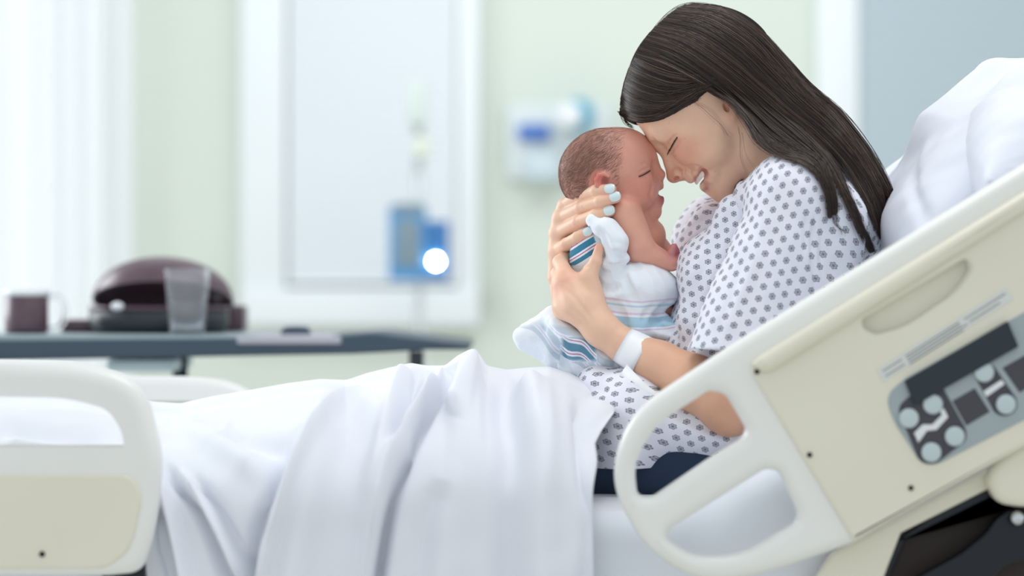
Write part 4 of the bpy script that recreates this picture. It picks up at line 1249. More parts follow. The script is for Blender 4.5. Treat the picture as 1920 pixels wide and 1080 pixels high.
YR = -0.40      # near rails
bed = empty('hospital_bed', (0.1, 0.0, 0.0), 'ivory adjustable hospital bed with raised head section and plastic side rails', 'bed')
if want('rails'):
    # ---- head rail: white frame with three openings, cream panel with the keypad
    outer = smooth_poly([(1920 + 90, 270, 40), (1925, 306), (1376, 645, 60), (1182, 774, 120), (1140, 905, 120), (1216, 1040, 100), (1330, 1100, 90), (1440, 1076, 40), (1596, 1022, 10), (2010, 790)])
    hg = smooth_poly([(1612, 602, 10), (1814, 480, 10), (1828, 502, 26), (1796, 549, 46), (1699, 616, 56), (1642, 631, 24), (1616, 618, 10)])
    h1 = smooth_poly([(1330, 733, 8), (1362, 738, 16), (1402, 806, 26), (1392, 824, 12), (1345, 852, 30), (1222, 936, 14), (1196, 930, 26), (1190, 872, 30), (1228, 800, 60)])
    h2 = smooth_poly([(1436, 880, 12), (1462, 884, 30), (1498, 962, 30), (1494, 982, 20), (1390, 1044, 60), (1300, 1044, 60), (1252, 1010, 20), (1256, 994, 12)])
    rail = plate('side_rail', [outer, h1, h2], YR, .034, .0118, ivory, bed, res=6)
    cutter = plate('grip_cutter', [hg], YR - .02, .036, .001, ivory, None)
    bo_ = rail.modifiers.new('cut', 'BOOLEAN'); bo_.operation = 'DIFFERENCE'; bo_.solver = 'EXACT'; bo_.object = cutter
    dg_ = bpy.context.evaluated_depsgraph_get(); dg_.update()
    cut_me = bpy.data.meshes.new_from_object(rail.evaluated_get(dg_)); rail.modifiers.clear(); rail.data = cut_me
    bpy.data.objects.remove(cutter)
    cut_me.polygons.foreach_set('use_smooth', np.ones(len(cut_me.polygons), dtype=bool)); cut_me.set_sharp_from_angle(angle=math.radians(50))
    rail['label'] = 'head side rail in ivory plastic with two hand openings'
    gripin = smooth_poly([(1616, 600, 10), (1812, 484, 10), (1824, 502, 26), (1794, 546, 46), (1698, 612, 56), (1642, 627, 24), (1620, 616, 10)])
    panel = smooth_poly([(1404, 692, 16), (1440, 664, 30), (1930, 360), (2000, 320), (2000, 790), (1930, 832), (1600, 1014, 4)])
    pan = plate('rail_panel', [panel, gripin], YR - .004, .012, .004, cream, rail)
    pan['label'] = 'cream panel'
    # long handle relief and recessed grip
    rel = smooth_poly([(1406, 686, 12), (1424, 668, 8), (1690, 503), (1935, 350), (1940, 386), (1700, 540, 20), (1440, 702, 14)])
    plate('rail_ledge', [rel], YR - .016, .020, .0095, cream, rail, res=6)
    rim_o = smooth_poly([(1606, 600, 12), (1816, 476, 14), (1832, 500, 30), (1800, 552, 50), (1700, 620, 60), (1640, 636, 26), (1612, 622, 12)])
    rim_i = smooth_poly([(1616, 600, 10), (1812, 484, 10), (1824, 502, 26), (1794, 546, 46), (1698, 612, 56), (1642, 627, 24), (1620, 616, 10)])
    gc = plate('grip_recess', [rim_o], YR + .012, .004, .001, cream, rail)
    # printed sticker
    st = smooth_poly([(1644, 694), (1886, 540), (1900, 560), (1656, 716)])
    plate('warning_label', [st], YR - .0048, .0008, .0002, decal_white, rail)
    bars = []
    for k, (t0, t1, o) in enumerate([(0.02, .17, .18), (.02, .17, .62), (.20, .62, .12), (.20, .62, .36), (.20, .66, .60), (.20, .62, .84), (.66, .98, .16), (.68, .92, .55)]):
        a = np.array([1648, 696.]); bb = np.array([1888, 544.]); d = bb - a; nrm = np.array([12, 20.])
        p0 = a + d * t0 + nrm * o; p1 = a + d * t1 + nrm * o; w = nrm / np.linalg.norm(nrm) * 1.0
        bars.append([p0 - w, p1 - w, p1 + w, p0 + w])
    for b_ in bars: b_[:] = [tuple(q) for q in b_]
    plate('label_text', bars, YR - .0052, .0006, .0001, decal_ink, rail)
    # keypad
    kp = smooth_poly([(1660, 742, 30), (1700, 708, 10), (1935, 578), (1990, 548), (1990, 750), (1935, 780), (1756, 872, 30), (1728, 870, 20), (1676, 790, 20)])
    plate('control_panel', [kp], YR - .0055, .002, .0008, grey_panel, rail)
    z1 = YR - .0062
    k1 = smooth_poly([(1682, 764, 18), (1706, 742, 10), (1760, 712, 6), (1812, 806, 14), (1812, 826, 12), (1752, 872, 22), (1724, 866, 18)])
    plate('keypad_print', [k1], z1, .0014, .0003, charcoal, rail)
    plate('keypad_print', [smooth_poly([(1786, 752), (1828, 728), (1856, 772), (1812, 798)])], z1, .0014, .0003, charcoal, rail)
    plate('keypad_print', [smooth_poly([(1826, 702, 8), (1862, 684, 6), (1908, 750, 20), (1906, 770, 16), (1886, 782, 14), (1866, 776, 12)])], z1, .0014, .0003, charcoal, rail)
    plate('keypad_print', [smooth_poly([(1880, 690), (1990, 628), (1990, 690), (1912, 736)])], z1, .0014, .0003, charcoal, rail)
    plate('display', [smooth_poly([(1697, 714, 3), (1890, 602, 3), (1910, 650, 3), (1716, 760, 3)])], z1 - .0045, .006, .001, black_screen, rail)
    for x, y in ((1704, 784), (1749, 758), (1790, 818), (1746, 848), (1845, 698), (1886, 758)):
        disc('button', x, y, z1 - .0005, 18.5, .0022, button_mat, rail, dome=.0008)
    plate('bed_icon', [[(1714, 812), (1730, 796), (1748, 796), (1766, 778), (1762, 768), (1770, 766), (1778, 782), (1756, 806), (1738, 808), (1722, 830)]], z1 - .0005, .0012, .0002, white_print, rail)
    plate('bed_icon', [[(1844, 734), (1878, 712), (1884, 720), (1850, 744)]], z1 - .0005, .0012, .0002, white_print, rail)
    for x, y in ((1419, 697), (1518, 853), (1708, 915)):
        disc('screw', x, y, YR - .0045, 5, .0012, screw_mat, rail)
    # frame under the head section
    under = smooth_poly([(1560, 1040), (1930, 838), (2010, 800), (2010, 850), (1930, 880), (1690, 1000), (1640, 1130), (1500, 1130)])
    uf = plate('head_frame', [under], YR + .038, .02, .004, cream, bed)
    plate('head_bar', [smooth_poly([(1684, 1010), (2010, 850), (2010, 930), (1880, 905), (1830, 920), (1700, 1010), (1650, 1130), (1560, 1130)])], YR + .045, .02, .003, dark_metal, bed)
    cap = smooth_poly([(1862, 872, 26), (1900, 838, 30), (1990, 800), (1990, 940), (1930, 955, 30), (1868, 945, 40), (1850, 900, 30)])
    plate('pivot_cover', [cap], YR + .015, .03, .010, cream, bed)
    arm_ = smooth_poly([(1690, 1100, 4), (1800, 1040, 10), (1850, 1000, 14), (1868, 974, 10), (1895, 955, 10), (1990, 985), (1990, 1030), (1880, 1062, 20), (1830, 1130)])
    ar = plate('lever_arm', [arm_], YR + .03, .02, .004, dark_metal, bed)
    disc('lever_knob', 1905, 971, YR + .028, 14, .010, chrome, ar, dome=.004)
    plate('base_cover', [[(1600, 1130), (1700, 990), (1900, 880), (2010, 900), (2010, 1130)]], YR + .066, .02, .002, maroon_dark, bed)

    plate('base_trim', [[(1884, 1010), (1990, 970), (1990, 1130), (1884, 1130)]], YR + .095, .02, .002, new_mat('tan_trim', rgb(206, 174, 120), .5), bed)
    plate('base_post', [[(1868, 1012), (1886, 1006), (1886, 1130), (1868, 1130)]], YR + .088, .015, .002, new_mat('grey_post', rgb(150, 146, 146), .4), bed)
    # ---- foot rail, near side
    YF = -0.40
    fo = smooth_poly([(-160, 672), (150, 680, 60), (262, 712, 90), (302, 850, 60), (296, 930), (284, 1010, 40), (262, 1076, 26), (200, 1082), (-160, 1082)])
    fh = smooth_poly([(-160, 712), (130, 716, 60), (222, 742, 50), (258, 800, 40), (264, 852, 22), (240, 868, 20), (-160, 868)])
    fr = plate('side_rail', [fo, fh], YF, .038, .0165, ivory, bed, res=6)
    fr['label'] = 'foot side rail in ivory plastic with a cream panel'
    plate('rail_panel', [smooth_poly([(-160, 890), (246, 890, 22), (268, 930, 20), (246, 1030, 30), (200, 1066, 20), (-160, 1068)])], YF - .003, .012, .003, cream, fr)
    disc('screw', 79, 1039, YF - .0035, 5.5, .0012, screw_mat, fr)
    plate('rail_bracket', [smooth_poly([(190, 1050), (268, 1030), (276, 1150), (190, 1150)])], YF + .045, .02, .003, dark_metal, bed)
    # ---- foot rail, far side
    YB = 0.43
    bo = smooth_poly([(-100, 706), (360, 706, 40), (440, 716, 40), (500, 756, 30), (520, 840), (-100, 840)])
    bh = smooth_poly([(-100, 734), (372, 734, 30), (446, 752, 20), (470, 790), (470, 800), (-100, 800)])
    br = plate('side_rail', [bo, bh], YB, .036, .013, ivory, bed, res=4)
    br['label'] = 'far foot side rail behind the sheet'
    plate('rail_panel', [smooth_poly([(-100, 742), (470, 742), (490, 830), (-100, 830)])], YB + .012, .010, .002, cream, br)
    # deck under the mattress
    box('bed_frame', P(-60, 0, 0)[0], P(1330, 0, 0)[0], -.36, .40, .40, .52, cream, bed, .01)
    for x in (-.62, .62):
        for y in (-.3, .3):
            box('bed_leg', x - .03, x + .03, y - .03, y + .03, .06, .40, dark_metal, bed, .004)
            v, f = tubes(np.array([[[x, y - .02, .06], [x, y + .02, .06]]]), np.array([[.06, .06]]), 20)
            f = [list(q) for q in f] + [list(range(20))[::-1], list(range(20, 40))]
            link_mesh('caster', v, f, dark_metal, bed)

if want('bedding'):
    # ---- mattress: flat part and raised head part, one soft body
    ms = Shape()
    def slabbox(c, half, axes, r):
        c = _v(c); hf = _v(half) - r; A = np.array([_v(a) / np.linalg.norm(_v(a)) for a in axes])
        def f(p):
            q = np.abs((p - c) @ A.T) - hf
            return np.sqrt((np.maximum(q, 0) ** 2).sum(1)) + np.minimum(q.max(1), 0) - r
        return Prim(f, c, float(np.linalg.norm(_v(half))))
    X = lambda a: P(a, 0, 0)[0]
    zt = P(0, 925, -.1)[2]
    ms.add(slabbox(((X(-80) + X(1330)) / 2, 0, zt - .075), ((X(1330) - X(-80)) / 2, .330, .075), np.eye(3), .03), 0)
    hd = np.array([.86, 0, .51]); hn = np.array([-.51, 0, .86])
    a0 = P(1320, 985, 0)
    ms.add(slabbox(a0 + hd * .42 - hn * .02, (.46, .330, .075), (hd, (0, 1, 0), hn), .03), .03)
    fw = waves(51, 5, .12); fw2 = waves(52, 5, .035)
    ms.disp(lambda p, d: d + .002 * fw(p) + .0008 * fw2(p))
    for pts in ([(1300, 1000, -.36), (1340, 960, -.36), (1400, 930, -.35)], [(1330, 1040, -.36), (1300, 1005, -.36), (1280, 980, -.36)], [(1350, 905, -.33), (1400, 925, -.35), (1480, 985, -.36)]):
        ms.groove([P(*q) for q in pts], .010, .008)
    V, Fc = mesh_sdf(ms, (X(-110), -.38, zt - .19), (1.02, .38, 1.25), .006)
    tag(link_mesh('mattress', V, Fc, fitted_mat), 'mattress in a pale fitted sheet, raised at the head end', 'mattress')
    # ---- pillows at the head
    def pillow(name, c, half, axes, seed, label, dents=()):
        s_ = Shape(); A = np.array([_v(a) / np.linalg.norm(_v(a)) for a in axes]); cc = _v(c); hf = _v(half)
        def f(p):
            q = ((p - cc) @ A.T) / hf
            x, y, z = np.abs(q[:, 0]), np.abs(q[:, 1]), q[:, 2]
            e = np.clip(1 - x ** 4, 0, 1) * np.clip(1 - y ** 4, 0, 1)
            th = e ** .5 * .92 + .08
            out = np.maximum(np.maximum(x - 1, y - 1) * hf[0], (np.abs(z) - th) * hf[2] * .7)
            return out
        s_.add(Prim(f, cc, float(np.linalg.norm(hf))), 0)
        f1 = waves(seed, 5, .13); f2 = waves(seed + 1, 5, .05)
        s_.disp(lambda p, d: d + .0035 * f1(p) + .0016 * f2(p))
        if seed == 61: s_.add(cone(P(1806, 250, -.04), .050, P(1858, 142, -.04), .010), .05)
        for pts, w, dd in dents: s_.groove([P(*q) for q in pts], w, dd)
        r = float(np.linalg.norm(hf))
        V, Fc = mesh_sdf(s_, cc - r, cc + r, .0045)
        return tag(link_mesh(name, V, Fc, pillow_mat), label, 'pillow')
    pillow('pillow', P(1846, 326, .0), (.165, .25, .078), ((.71, 0, .70), (0, 1, 0), (-.70, 0, .71)), 61, 'white pillow leaning on the raised bed head, its corner sticking up',
           (([(1700, 300, -.1), (1726, 380, -.2), (1740, 420, -.25)], .010, .006), ([(1740, 280, -.1), (1762, 370, -.2), (1772, 420, -.25)], .010, -.005)))
    pillow('pillow', P(2010, 350, -.04), (.16, .30, .122), ((1, 0, .10), (0, 1, 0), (-.10, 0, 1)), 67, 'flat-topped white pillow behind the cornered one, cut by the frame edge',
           (([(1920, 290, -.2), (1870, 360, -.24), (1800, 400, -.28)], .012, .006),))

    # ---- top sheet over the legs, hanging in front of the near side
    TOP = [(-120, 700), (0, 706), (60, 712), (140, 724), (230, 745), (290, 756), (340, 759), (400, 745), (470, 733), (540, 720), (600, 712), (650, 714), (690, 700), (730, 690), (770, 681), (800, 686), (835, 686), (856, 668), (880, 655), (898, 662), (912, 686), (950, 694), (985, 690), (1030, 687), (1070, 700), (1104, 718), (1128, 740), (1142, 764)]
    tx, ty = np.array(TOP).T
    NS, NTt = 520, 300
    sx = np.linspace(-120, 1142, NS)
    topy = np.interp(sx, tx, ty)
    ker = np.exp(-np.linspace(-2, 2, 9) ** 2); ker /= ker.sum()
    topy = np.convolve(np.pad(topy, 4, mode='edge'), ker, 'valid')
    # crest depth: near the middle of the body
    crest = np.interp(sx, [-120, 300, 650, 880, 1142], [.02, .02, -.03, -.04, -.06])
    zc = np.array([P(0, a, c)[2] for a, c in zip(topy, crest)])
    xs = np.array([P(a, 0, c)[0] for a, c in zip(sx, crest)])
    zedge = zt + .012
    prof = []
    t = np.linspace(0, 1, NTt)
    # path across: far edge -> crest -> near edge -> hanging down
    Y = np.zeros((NS, NTt)); Z = np.zeros((NS, NTt))
    ta, tb, tc_ = .18, .30, .58
    for i in range(NS):
        yk = -.335 - .03 * np.interp(sx[i], [0, 300, 500, 1142], [0, .2, 1, 1])
        h = max(zc[i] - zedge, .02)
        m1 = t < ta; u = t[m1] / ta
        Y[i, m1] = .37 * (1 - u) + (crest[i] + .05) * u; Z[i, m1] = zedge - .05 + (h + .05) * np.sin(u * math.pi / 2) ** 1.3
        m2 = (t >= ta) & (t < tb); u = (t[m2] - ta) / (tb - ta)
        Y[i, m2] = crest[i] + .05 - .10 * u; Z[i, m2] = zedge + h - .01 * (2 * u - 1) ** 2 + .01 * (1 - (2 * u - 1) ** 2) * 0
        m3 = (t >= tb) & (t < tc_); u = (t[m3] - tb) / (tc_ - tb)
        yq = crest[i] - .05; Y[i, m3] = yq + (yk - yq) * np.sin(u * math.pi / 2)
        Z[i, m3] = zedge - .02 + (h - .01 + .02) * np.cos(u * math.pi / 2) ** .85
        m4 = t >= tc_; u = (t[m4] - tc_) / (1 - tc_)
        Y[i, m4] = yk - .012 * u; Z[i, m4] = zedge - .02 - .52 * u
    # fix the crest so that the outline is the traced one
    for _ in range(6):
        Y[:, 1:-1] = (Y[:, :-2] + 2 * Y[:, 1:-1] + Y[:, 2:]) / 4; Z[:, 1:-1] = (Z[:, :-2] + 2 * Z[:, 1:-1] + Z[:, 2:]) / 4
    hemx = sx[:, None] - 30 * np.clip((sx[:, None] - 1000) / 142, 0, 1) * np.clip((t[None] - .27) / .16, 0, 1)
    Xg = (hemx - 960) * (DIST + Y) / FOC
    # folds: in (px, py) seen from the room, pushed along the surface normal
    for it in range(1):
        G = np.stack([Xg, Y, Z], -1)
        du = np.gradient(G, axis=0); dv = np.gradient(G, axis=1)
        N_ = np.cross(du, dv); N_ /= np.linalg.norm(N_, axis=2, keepdims=True) + 1e-9
        if N_[NS // 2, int(NTt * .8), 1] > 0: N_ = -N_
        sc = (DIST + Y) / FOC
        PX = Xg / sc + 960; PY = 540 - (Z - CAMZ) / sc
        front = np.clip((t - .27) / .05, 0, 1)[None]
        dsp = np.zeros_like(Y)
        def fold(pts, w, h, w2=None):
            """ridge (h>0) or valley along a traced line; w2 lets it widen towards its end"""
            global dsp
            pts_ = spline(np.array(pts, float), 24); best = np.full(PX.shape, 1e9); tt = np.zeros(PX.shape); side = np.zeros(PX.shape)
            for i in range(23):
                a, b = pts_[i], pts_[i + 1]; ab = b - a
                qx, qy = PX - a[0], PY - a[1]
                tq = np.clip((qx * ab[0] + qy * ab[1]) / (ab @ ab), 0, 1)
                d = (qx - tq * ab[0]) ** 2 + (qy - tq * ab[1]) ** 2
                m = d < best; best[m] = d[m]; tt[m] = (i + tq[m]) / 23
                side[m] = np.sign(qx[m] * ab[1] - qy[m] * ab[0])
            ww = w + ((w2 if w2 else w) - w) * tt
            fade = np.clip(np.minimum(tt * 6, 1) , 0, 1) * np.clip((1 - tt) * 5 + (1 if pts[-1][1] > 1060 else 0), 0, 1)
            return 1.9 * h * np.exp(-best / ww ** 2) * (.1 + .9 * fade), side, np.sqrt(best), fade
        FL = [([(874, 668), (850, 700), (800, 770), (758, 860), (728, 960), (706, 1090)], 9, -.020, 13),
              ([(862, 668), (836, 700), (784, 770), (738, 860), (706, 960), (684, 1090)], 11, .014, 15),
              ([(884, 664), (880, 700), (866, 740), (850, 780)], 11, .010, 20),
              ([(775, 684), (748, 730), (728, 800), (700, 900), (690, 1000)], 14, .010, 20),
              ([(792, 690), (772, 730), (752, 790), (730, 850)], 10, -.008, 14),
              ([(800, 700), (830, 716), (856, 700)], 12, -.007, 16),
              ([(955, 705), (948, 760), (960, 840), (950, 940), (955, 1090)], 22, -.010, 34),
              ([(990, 700), (1000, 740), (1020, 840), (1010, 960), (1010, 1090)], 26, .010, 36),
              ([(1085, 740), (1092, 800), (1100, 900), (1110, 1000), (1100, 1090)], 14, -.008, 20),
              ([(1110, 740), (1128, 800), (1120, 880), (1124, 960), (1118, 1090)], 12, .010, 14),
              ([(640, 780), (600, 860), (570, 960), (548, 1090)], 28, .010, 36),
              ([(672, 720), (612, 800), (552, 890), (512, 980), (488, 1090)], 13, .016, 16),
              ([(655, 716), (596, 796), (534, 884), (492, 976), (466, 1090)], 12, -.014, 16),
              ([(830, 900), (800, 990), (790, 1090)], 20, -.006, 24),
              ([(420, 800), (480, 830), (560, 850)], 18, -.006, 22), ([(330, 790), (420, 840), (500, 900)], 20, .006, 26),
              ([(310, 870), (360, 940), (400, 1010), (430, 1090)], 10, -.014, 14), ([(330, 880), (384, 950), (424, 1020), (460, 1090)], 12, .012, 14),
              ([(300, 900), (322, 980), (352, 1090)], 9, .010, 12), ([(360, 890), (420, 980), (470, 1090)], 12, -.010, 16),
              ([(290, 930), (300, 1000), (318, 1090)], 7, -.010, 9), ([(0, 800), (100, 812), (220, 826)], 16, -.006, 20), ([(0, 830), (90, 850), (200, 858)], 14, .006, 16),]
        for a in FL:
            dz, sd, bd, fd = fold(*a); dsp += dz
        # the blanket's left edge: everything right of it lies one layer higher
        _, sd, bd, fd = fold([(666, 712), (606, 798), (544, 886), (502, 978), (478, 1120)], 12, .01)
        wv = waves(71, 6, .16); wv2 = waves(72, 6, .05)
        flat = G.reshape(-1, 3)
        dsp += (wv(flat).reshape(dsp.shape) * .0042 + wv2(flat).reshape(dsp.shape) * .0010)
        # long soft folds in the hanging part
        hang = np.clip((t - .45) / .3, 0, 1)[None]
        dsp += hang * (.009 * np.sin(PX / 34 + 1.2 * np.sin(PX / 71 + 2) + (PY - 800) / 160) + .003 * np.sin(PX / 15.5 + PY / 210))
        G = G + N_ * (dsp * front)[..., None] + np.array([0, 0, 0])
    # a little thickness, so the hem is real
    Vt = np.concatenate([G.reshape(-1, 3), (G - N_ * .0035).reshape(-1, 3)])
    ii, jj = np.meshgrid(np.arange(NS - 1), np.arange(NTt - 1), indexing='ij'); b0 = (ii * NTt + jj).ravel()
    q1 = np.stack([b0, b0 + NTt, b0 + NTt + 1, b0 + 1], 1); nV = NS * NTt
    q2 = q1[:, ::-1] + nV
    def rimq(a): return np.stack([a[:-1], a[1:], a[1:] + nV, a[:-1] + nV], 1)
    e1 = np.arange(NTt); e2 = (NS - 1) * NTt + np.arange(NTt); e3 = np.arange(NS) * NTt; e4 = np.arange(NS) * NTt + NTt - 1
    Fq = np.concatenate([q1, q2, rimq(e1), rimq(e2), rimq(e3), rimq(e4)])
    so = link_mesh('bed_sheet', Vt, Fq, sheet_mat)
    bm = bmesh.new(); bm.from_mesh(so.data); bmesh.ops.recalc_face_normals(bm, faces=bm.faces[:]); bm.to_mesh(so.data); bm.free()
    so.data.polygons.foreach_set('use_smooth', np.ones(len(so.data.polygons), dtype=bool))
    tag(so, 'white cotton top sheet draped over her legs and hanging down the near side', 'sheet')
# ================================================================== the room behind
YW = 4.0
wall_mat = new_mat('pale_green_wall', rgb(222, 229, 218), 0.8, spec=0.2)
_t = NT(wall_mat); _n = _t.noise(3, 2); _t.l(_t.mix(_n, rgb(209, 218, 208), rgb(214, 221, 211)), _t.b.inputs['Base Color'])
trim_mat = new_mat('white_trim', rgb(228, 234, 236), 0.5)
blind_mat = new_mat('white_blind', rgb(228, 234, 238), 0.6)
blind_grey = new_mat('grey_blind', rgb(186, 200, 207), 0.6)
curtain_mat = new_mat('sheer_curtain', rgb(238, 241, 242), 0.9)
floor_mat = new_mat('vinyl_floor', rgb(222, 218, 208), 0.45)
steel_mat = new_mat('brushed_steel', rgb(190, 196, 198), 0.3, metal=.8)
blue_mat = new_mat('blue_pump_case', rgb(84, 146, 196), 0.4)
blue_dark = new_mat('blue_pump_side', rgb(50, 112, 170), 0.4)
screen_grey = new_mat('grey_screen', rgb(120, 140, 150), 0.3)
white_plastic = new_mat('white_plastic', rgb(232, 236, 238), 0.4)
teal_mat = new_mat('teal_plastic', rgb(90, 170, 196), 0.4)
royal_mat = new_mat('royal_blue_plastic', rgb(64, 112, 190), 0.5)
maroon = new_mat('maroon_plastic', rgb(86, 52, 66), 0.35, coat=.2)
_t = NT(maroon); _n = _t.noise(160, 4); _t.l(_t.mix(_n, rgb(66, 46, 56), rgb(108, 84, 94)), _t.b.inputs['Base Color'])
table_mat = new_mat('slate_table_top', rgb(84, 104, 118), 0.4)
table_edge = new_mat('slate_table_edge', rgb(58, 76, 92), 0.5)
table_top_mat = new_mat('grey_table_surface', rgb(150, 166, 172), 0.35)
glass_mat = new_mat('clear_plastic', rgb(250, 252, 255), 0.2, trans=.93)
glass_mat.node_tree.nodes['Principled BSDF'].inputs['IOR'].default_value = 1.12
daylight = bpy.data.materials.new('daylight_pane'); daylight.use_nodes = True
_nt = daylight.node_tree; _nt.nodes.clear(); _e = _nt.nodes.new('ShaderNodeEmission'); _o = _nt.nodes.new('ShaderNodeOutputMaterial')
_e.inputs['Color'].default_value = (0.96, 0.985, 1.0, 1); _e.inputs['Strength'].default_value = 1.6; _nt.links.new(_e.outputs[0], _o.inputs[0])
lamp_mat = bpy.data.materials.new('indicator_lamp'); lamp_mat.use_nodes = True
_nt = lamp_mat.node_tree; _nt.nodes.clear(); _e = _nt.nodes.new('ShaderNodeEmission'); _o = _nt.nodes.new('ShaderNodeOutputMaterial')
_e.inputs['Color'].default_value = (1, 1, 1, 1); _e.inputs['Strength'].default_value = 60; _nt.links.new(_e.outputs[0], _o.inputs[0])

def S(o, k='structure'): o['kind'] = k; return o
def wx(px, y=YW): return P(px, 0, y)[0]
def wz(py, y=YW): return P(0, py, y)[2]

if want('room'):
    S(box('floor', -3.2, 3.2, -3.6, YW + .1, -.05, 0, floor_mat, None))
    S(box('wall_back', -3.2, 3.2, YW, YW + .1, 0, 2.9, wall_mat, None))
    # middle window: white casing, deep sill, closed blind
    x0, x1 = wx(455), wx(900); zb = wz(600)
    wn = S(box('window_1', wx(535), wx(862), YW - .03, YW - .005, wz(545), 2.5, trim_mat, None))
    for a, b, c, d in ((x0, wx(540), zb, 2.6), (wx(858), x1, zb, 2.6)):
        S(box('trim_1', a, b, YW - .07, YW, c, d, trim_mat, None, .008))
    S(box('trim_2', x0, x1, YW - .09, YW, wz(612), wz(540), trim_mat, None, .01))
    # right window
    S(box('window_2', wx(1600), wx(2150), YW - .03, YW - .005, .7, 2.5, trim_mat, None))
    S(box('trim_3', wx(1528), wx(1606), YW - .07, YW, .6, 2.6, trim_mat, None, .008))
    def blind(label, xa, xb, za, zb_, mat, pitch=.024):
        bl = empty('window_blind', ((xa + xb) / 2, YW - .06, za), label, 'blind')
        vs, fs = [], []; z = za; k = 0
        while z < zb_ and k < 200:
            b0 = len(vs); 
            for yy, zz in ((-.066, z - .002), (-.056, z + .0255), (-.054, z + .0250), (-.064, z - .0025)):
                vs += [(xa, YW + yy, zz), (xb, YW + yy, zz)]
            for i in range(4): fs.append([b0 + 2 * i, b0 + 2 * i + 1, b0 + 2 * ((i + 1) % 4) + 1, b0 + 2 * ((i + 1) % 4)])
            z += pitch; k += 1
        link_mesh('slats', vs, fs, mat, bl, smooth=False)
        box('bottom_rail', xa, xb, YW - .075, YW - .045, za - .02, za - .004, mat, bl, .003)
        box('head_rail', xa, xb, YW - .085, YW - .04, zb_, zb_ + .03, mat, bl, .003)
    blind('white slatted blind closed over the middle window', wx(545), wx(855), wz(520), 2.48, blind_mat)
    blind('grey slatted blind on the window above the pillow', wx(1608), wx(2150), .8, 2.48, blind_grey)
    # left window with its sheer curtain
    S(box('window_3', wx(-260), wx(200), YW - .03, YW - .005, .5, 2.6, daylight, None))
    cv, cf = [], []; nx_, nz_ = 260, 4; xa, xb = wx(-220), wx(262)
    for i in range(nx_):
        u = i / (nx_ - 1); x = xa + (xb - xa) * u
        yy = YW - .14 - .016 * math.sin(u * 62 + 1.5 * math.sin(u * 17)) - .006 * math.sin(u * 140)
        for k in range(nz_): cv.append((x, yy, .1 + 2.55 * k / (nz_ - 1)))
    for i in range(nx_ - 1):
        for k in range(nz_ - 1): cf.append([i * nz_ + k, (i + 1) * nz_ + k, (i + 1) * nz_ + k + 1, i * nz_ + k + 1])
    cu = link_mesh('curtain', cv, cf, curtain_mat)
    sm = cu.modifiers.new('thick', 'SOLIDIFY'); sm.thickness = .002
    tr = NT(curtain_mat); tl = tr.n('ShaderNodeBsdfTranslucent'); tl.inputs['Color'].default_value = (.95, .96, .97, 1)
    mx = tr.n('ShaderNodeMixShader'); mx.inputs[0].default_value = .55
    tr.l(tr.b.outputs[0], mx.inputs[1]); tr.l(tl.outputs[0], mx.inputs[2]); tr.l(mx.outputs[0], tr.t.nodes['Material Output'].inputs['Surface'])
    tag(cu, 'sheer white curtain glowing in front of the bright window', 'curtain')
    rod = box('curtain_rod', xa, xb, YW - .17, YW - .15, 2.66, 2.68, steel_mat, None, .004); tag(rod, 'steel rod carrying the sheer white curtain', 'rod')

    # infusion pump on its pole
    YP = 3.55
    px_, pz_ = P(783, 0, YP)[0], 0
    ip = empty('infusion_pump_stand', (px_, YP, 0), 'blue infusion pump clamped to a rolling pole before the middle window', 'infusion pump')
    tube('pole', [(px_, YP + .05, .08), (px_, YP + .05, P(0, 150, YP)[2])], .011, steel_mat, ip, n=4)
    def pb(name, a, b, c, d, y0, y1, m, bev=.006, par=None): return box(name, P(a, 0, YP)[0], P(b, 0, YP)[0], YP + y0, YP + y1, P(0, d, YP)[2], P(0, c, YP)[2], m, par or ip, bev)
    case = pb('pump_case', 731, 800, 388, 526, -.06, .04, blue_mat)
    pb('pump_top', 740, 795, 384, 402, -.064, -.05, screen_grey, .002, case)
    pb('display', 744, 788, 412, 500, -.066, -.05, screen_grey, .003, case)
    side = pb('pump_module', 800, 842, 416, 526, -.05, .03, blue_dark)
    pb('drip_bag', 764, 800, 150, 235, -.01, .02, new_mat('pale_fluid_bag', rgb(206, 218, 212), .4), .008)
    pb('drip_chamber', 776, 806, 255, 296, -.01, .02, new_mat('pale_drip_chamber', rgb(214, 222, 206), .4), .006)
    c = P(817, 490, YP - .055)
    lm = disc('indicator_light', 817, 490, YP - .052, 8, .006, lamp_mat, side)
    lm['label'] = 'glowing white indicator light'
    for k in range(5):
        a = 2 * math.pi * k / 5
        tube('base_leg', [(px_, YP + .05, .08), (px_ + .28 * math.cos(a), YP + .05 + .28 * math.sin(a), .05)], .012, steel_mat, ip, n=3)
    tube('infusion_line', [P(783, 520, YP), P(786, 600, YP), P(800, 700, YP)], .003, white_plastic, ip, n=14, sides=6)

    # service panel on the wall with its regulator
    YV = YW - .10
    sp_ = empty('wall_service_panel', tuple(P(1030, 400, YW)), 'white wall unit with a royal blue label strip beside the middle window', 'wall unit')
    box('backplate', wx(950), wx(1150), YW - .03, YW - .001, wz(340), wz(196), new_mat('pale_backplate', rgb(214, 222, 222), .5), sp_, .01)
    o_ = box('blue_strip', wx(972), wx(1030), YW - .06, YW - .03, wz(264), wz(236), royal_mat, sp_, .004); o_['label'] = 'royal blue strip'
    box('canister', wx(985), wx(1050), YW - .12, YW - .03, wz(345), wz(290), new_mat('clear_canister', rgb(200, 216, 222), .3), sp_, .02)
    rg = empty('regulator', tuple(P(1080, 215, YW - .10)), 'round teal and white pressure regulator on the wall above the baby', 'regulator')
    v, f = [], []
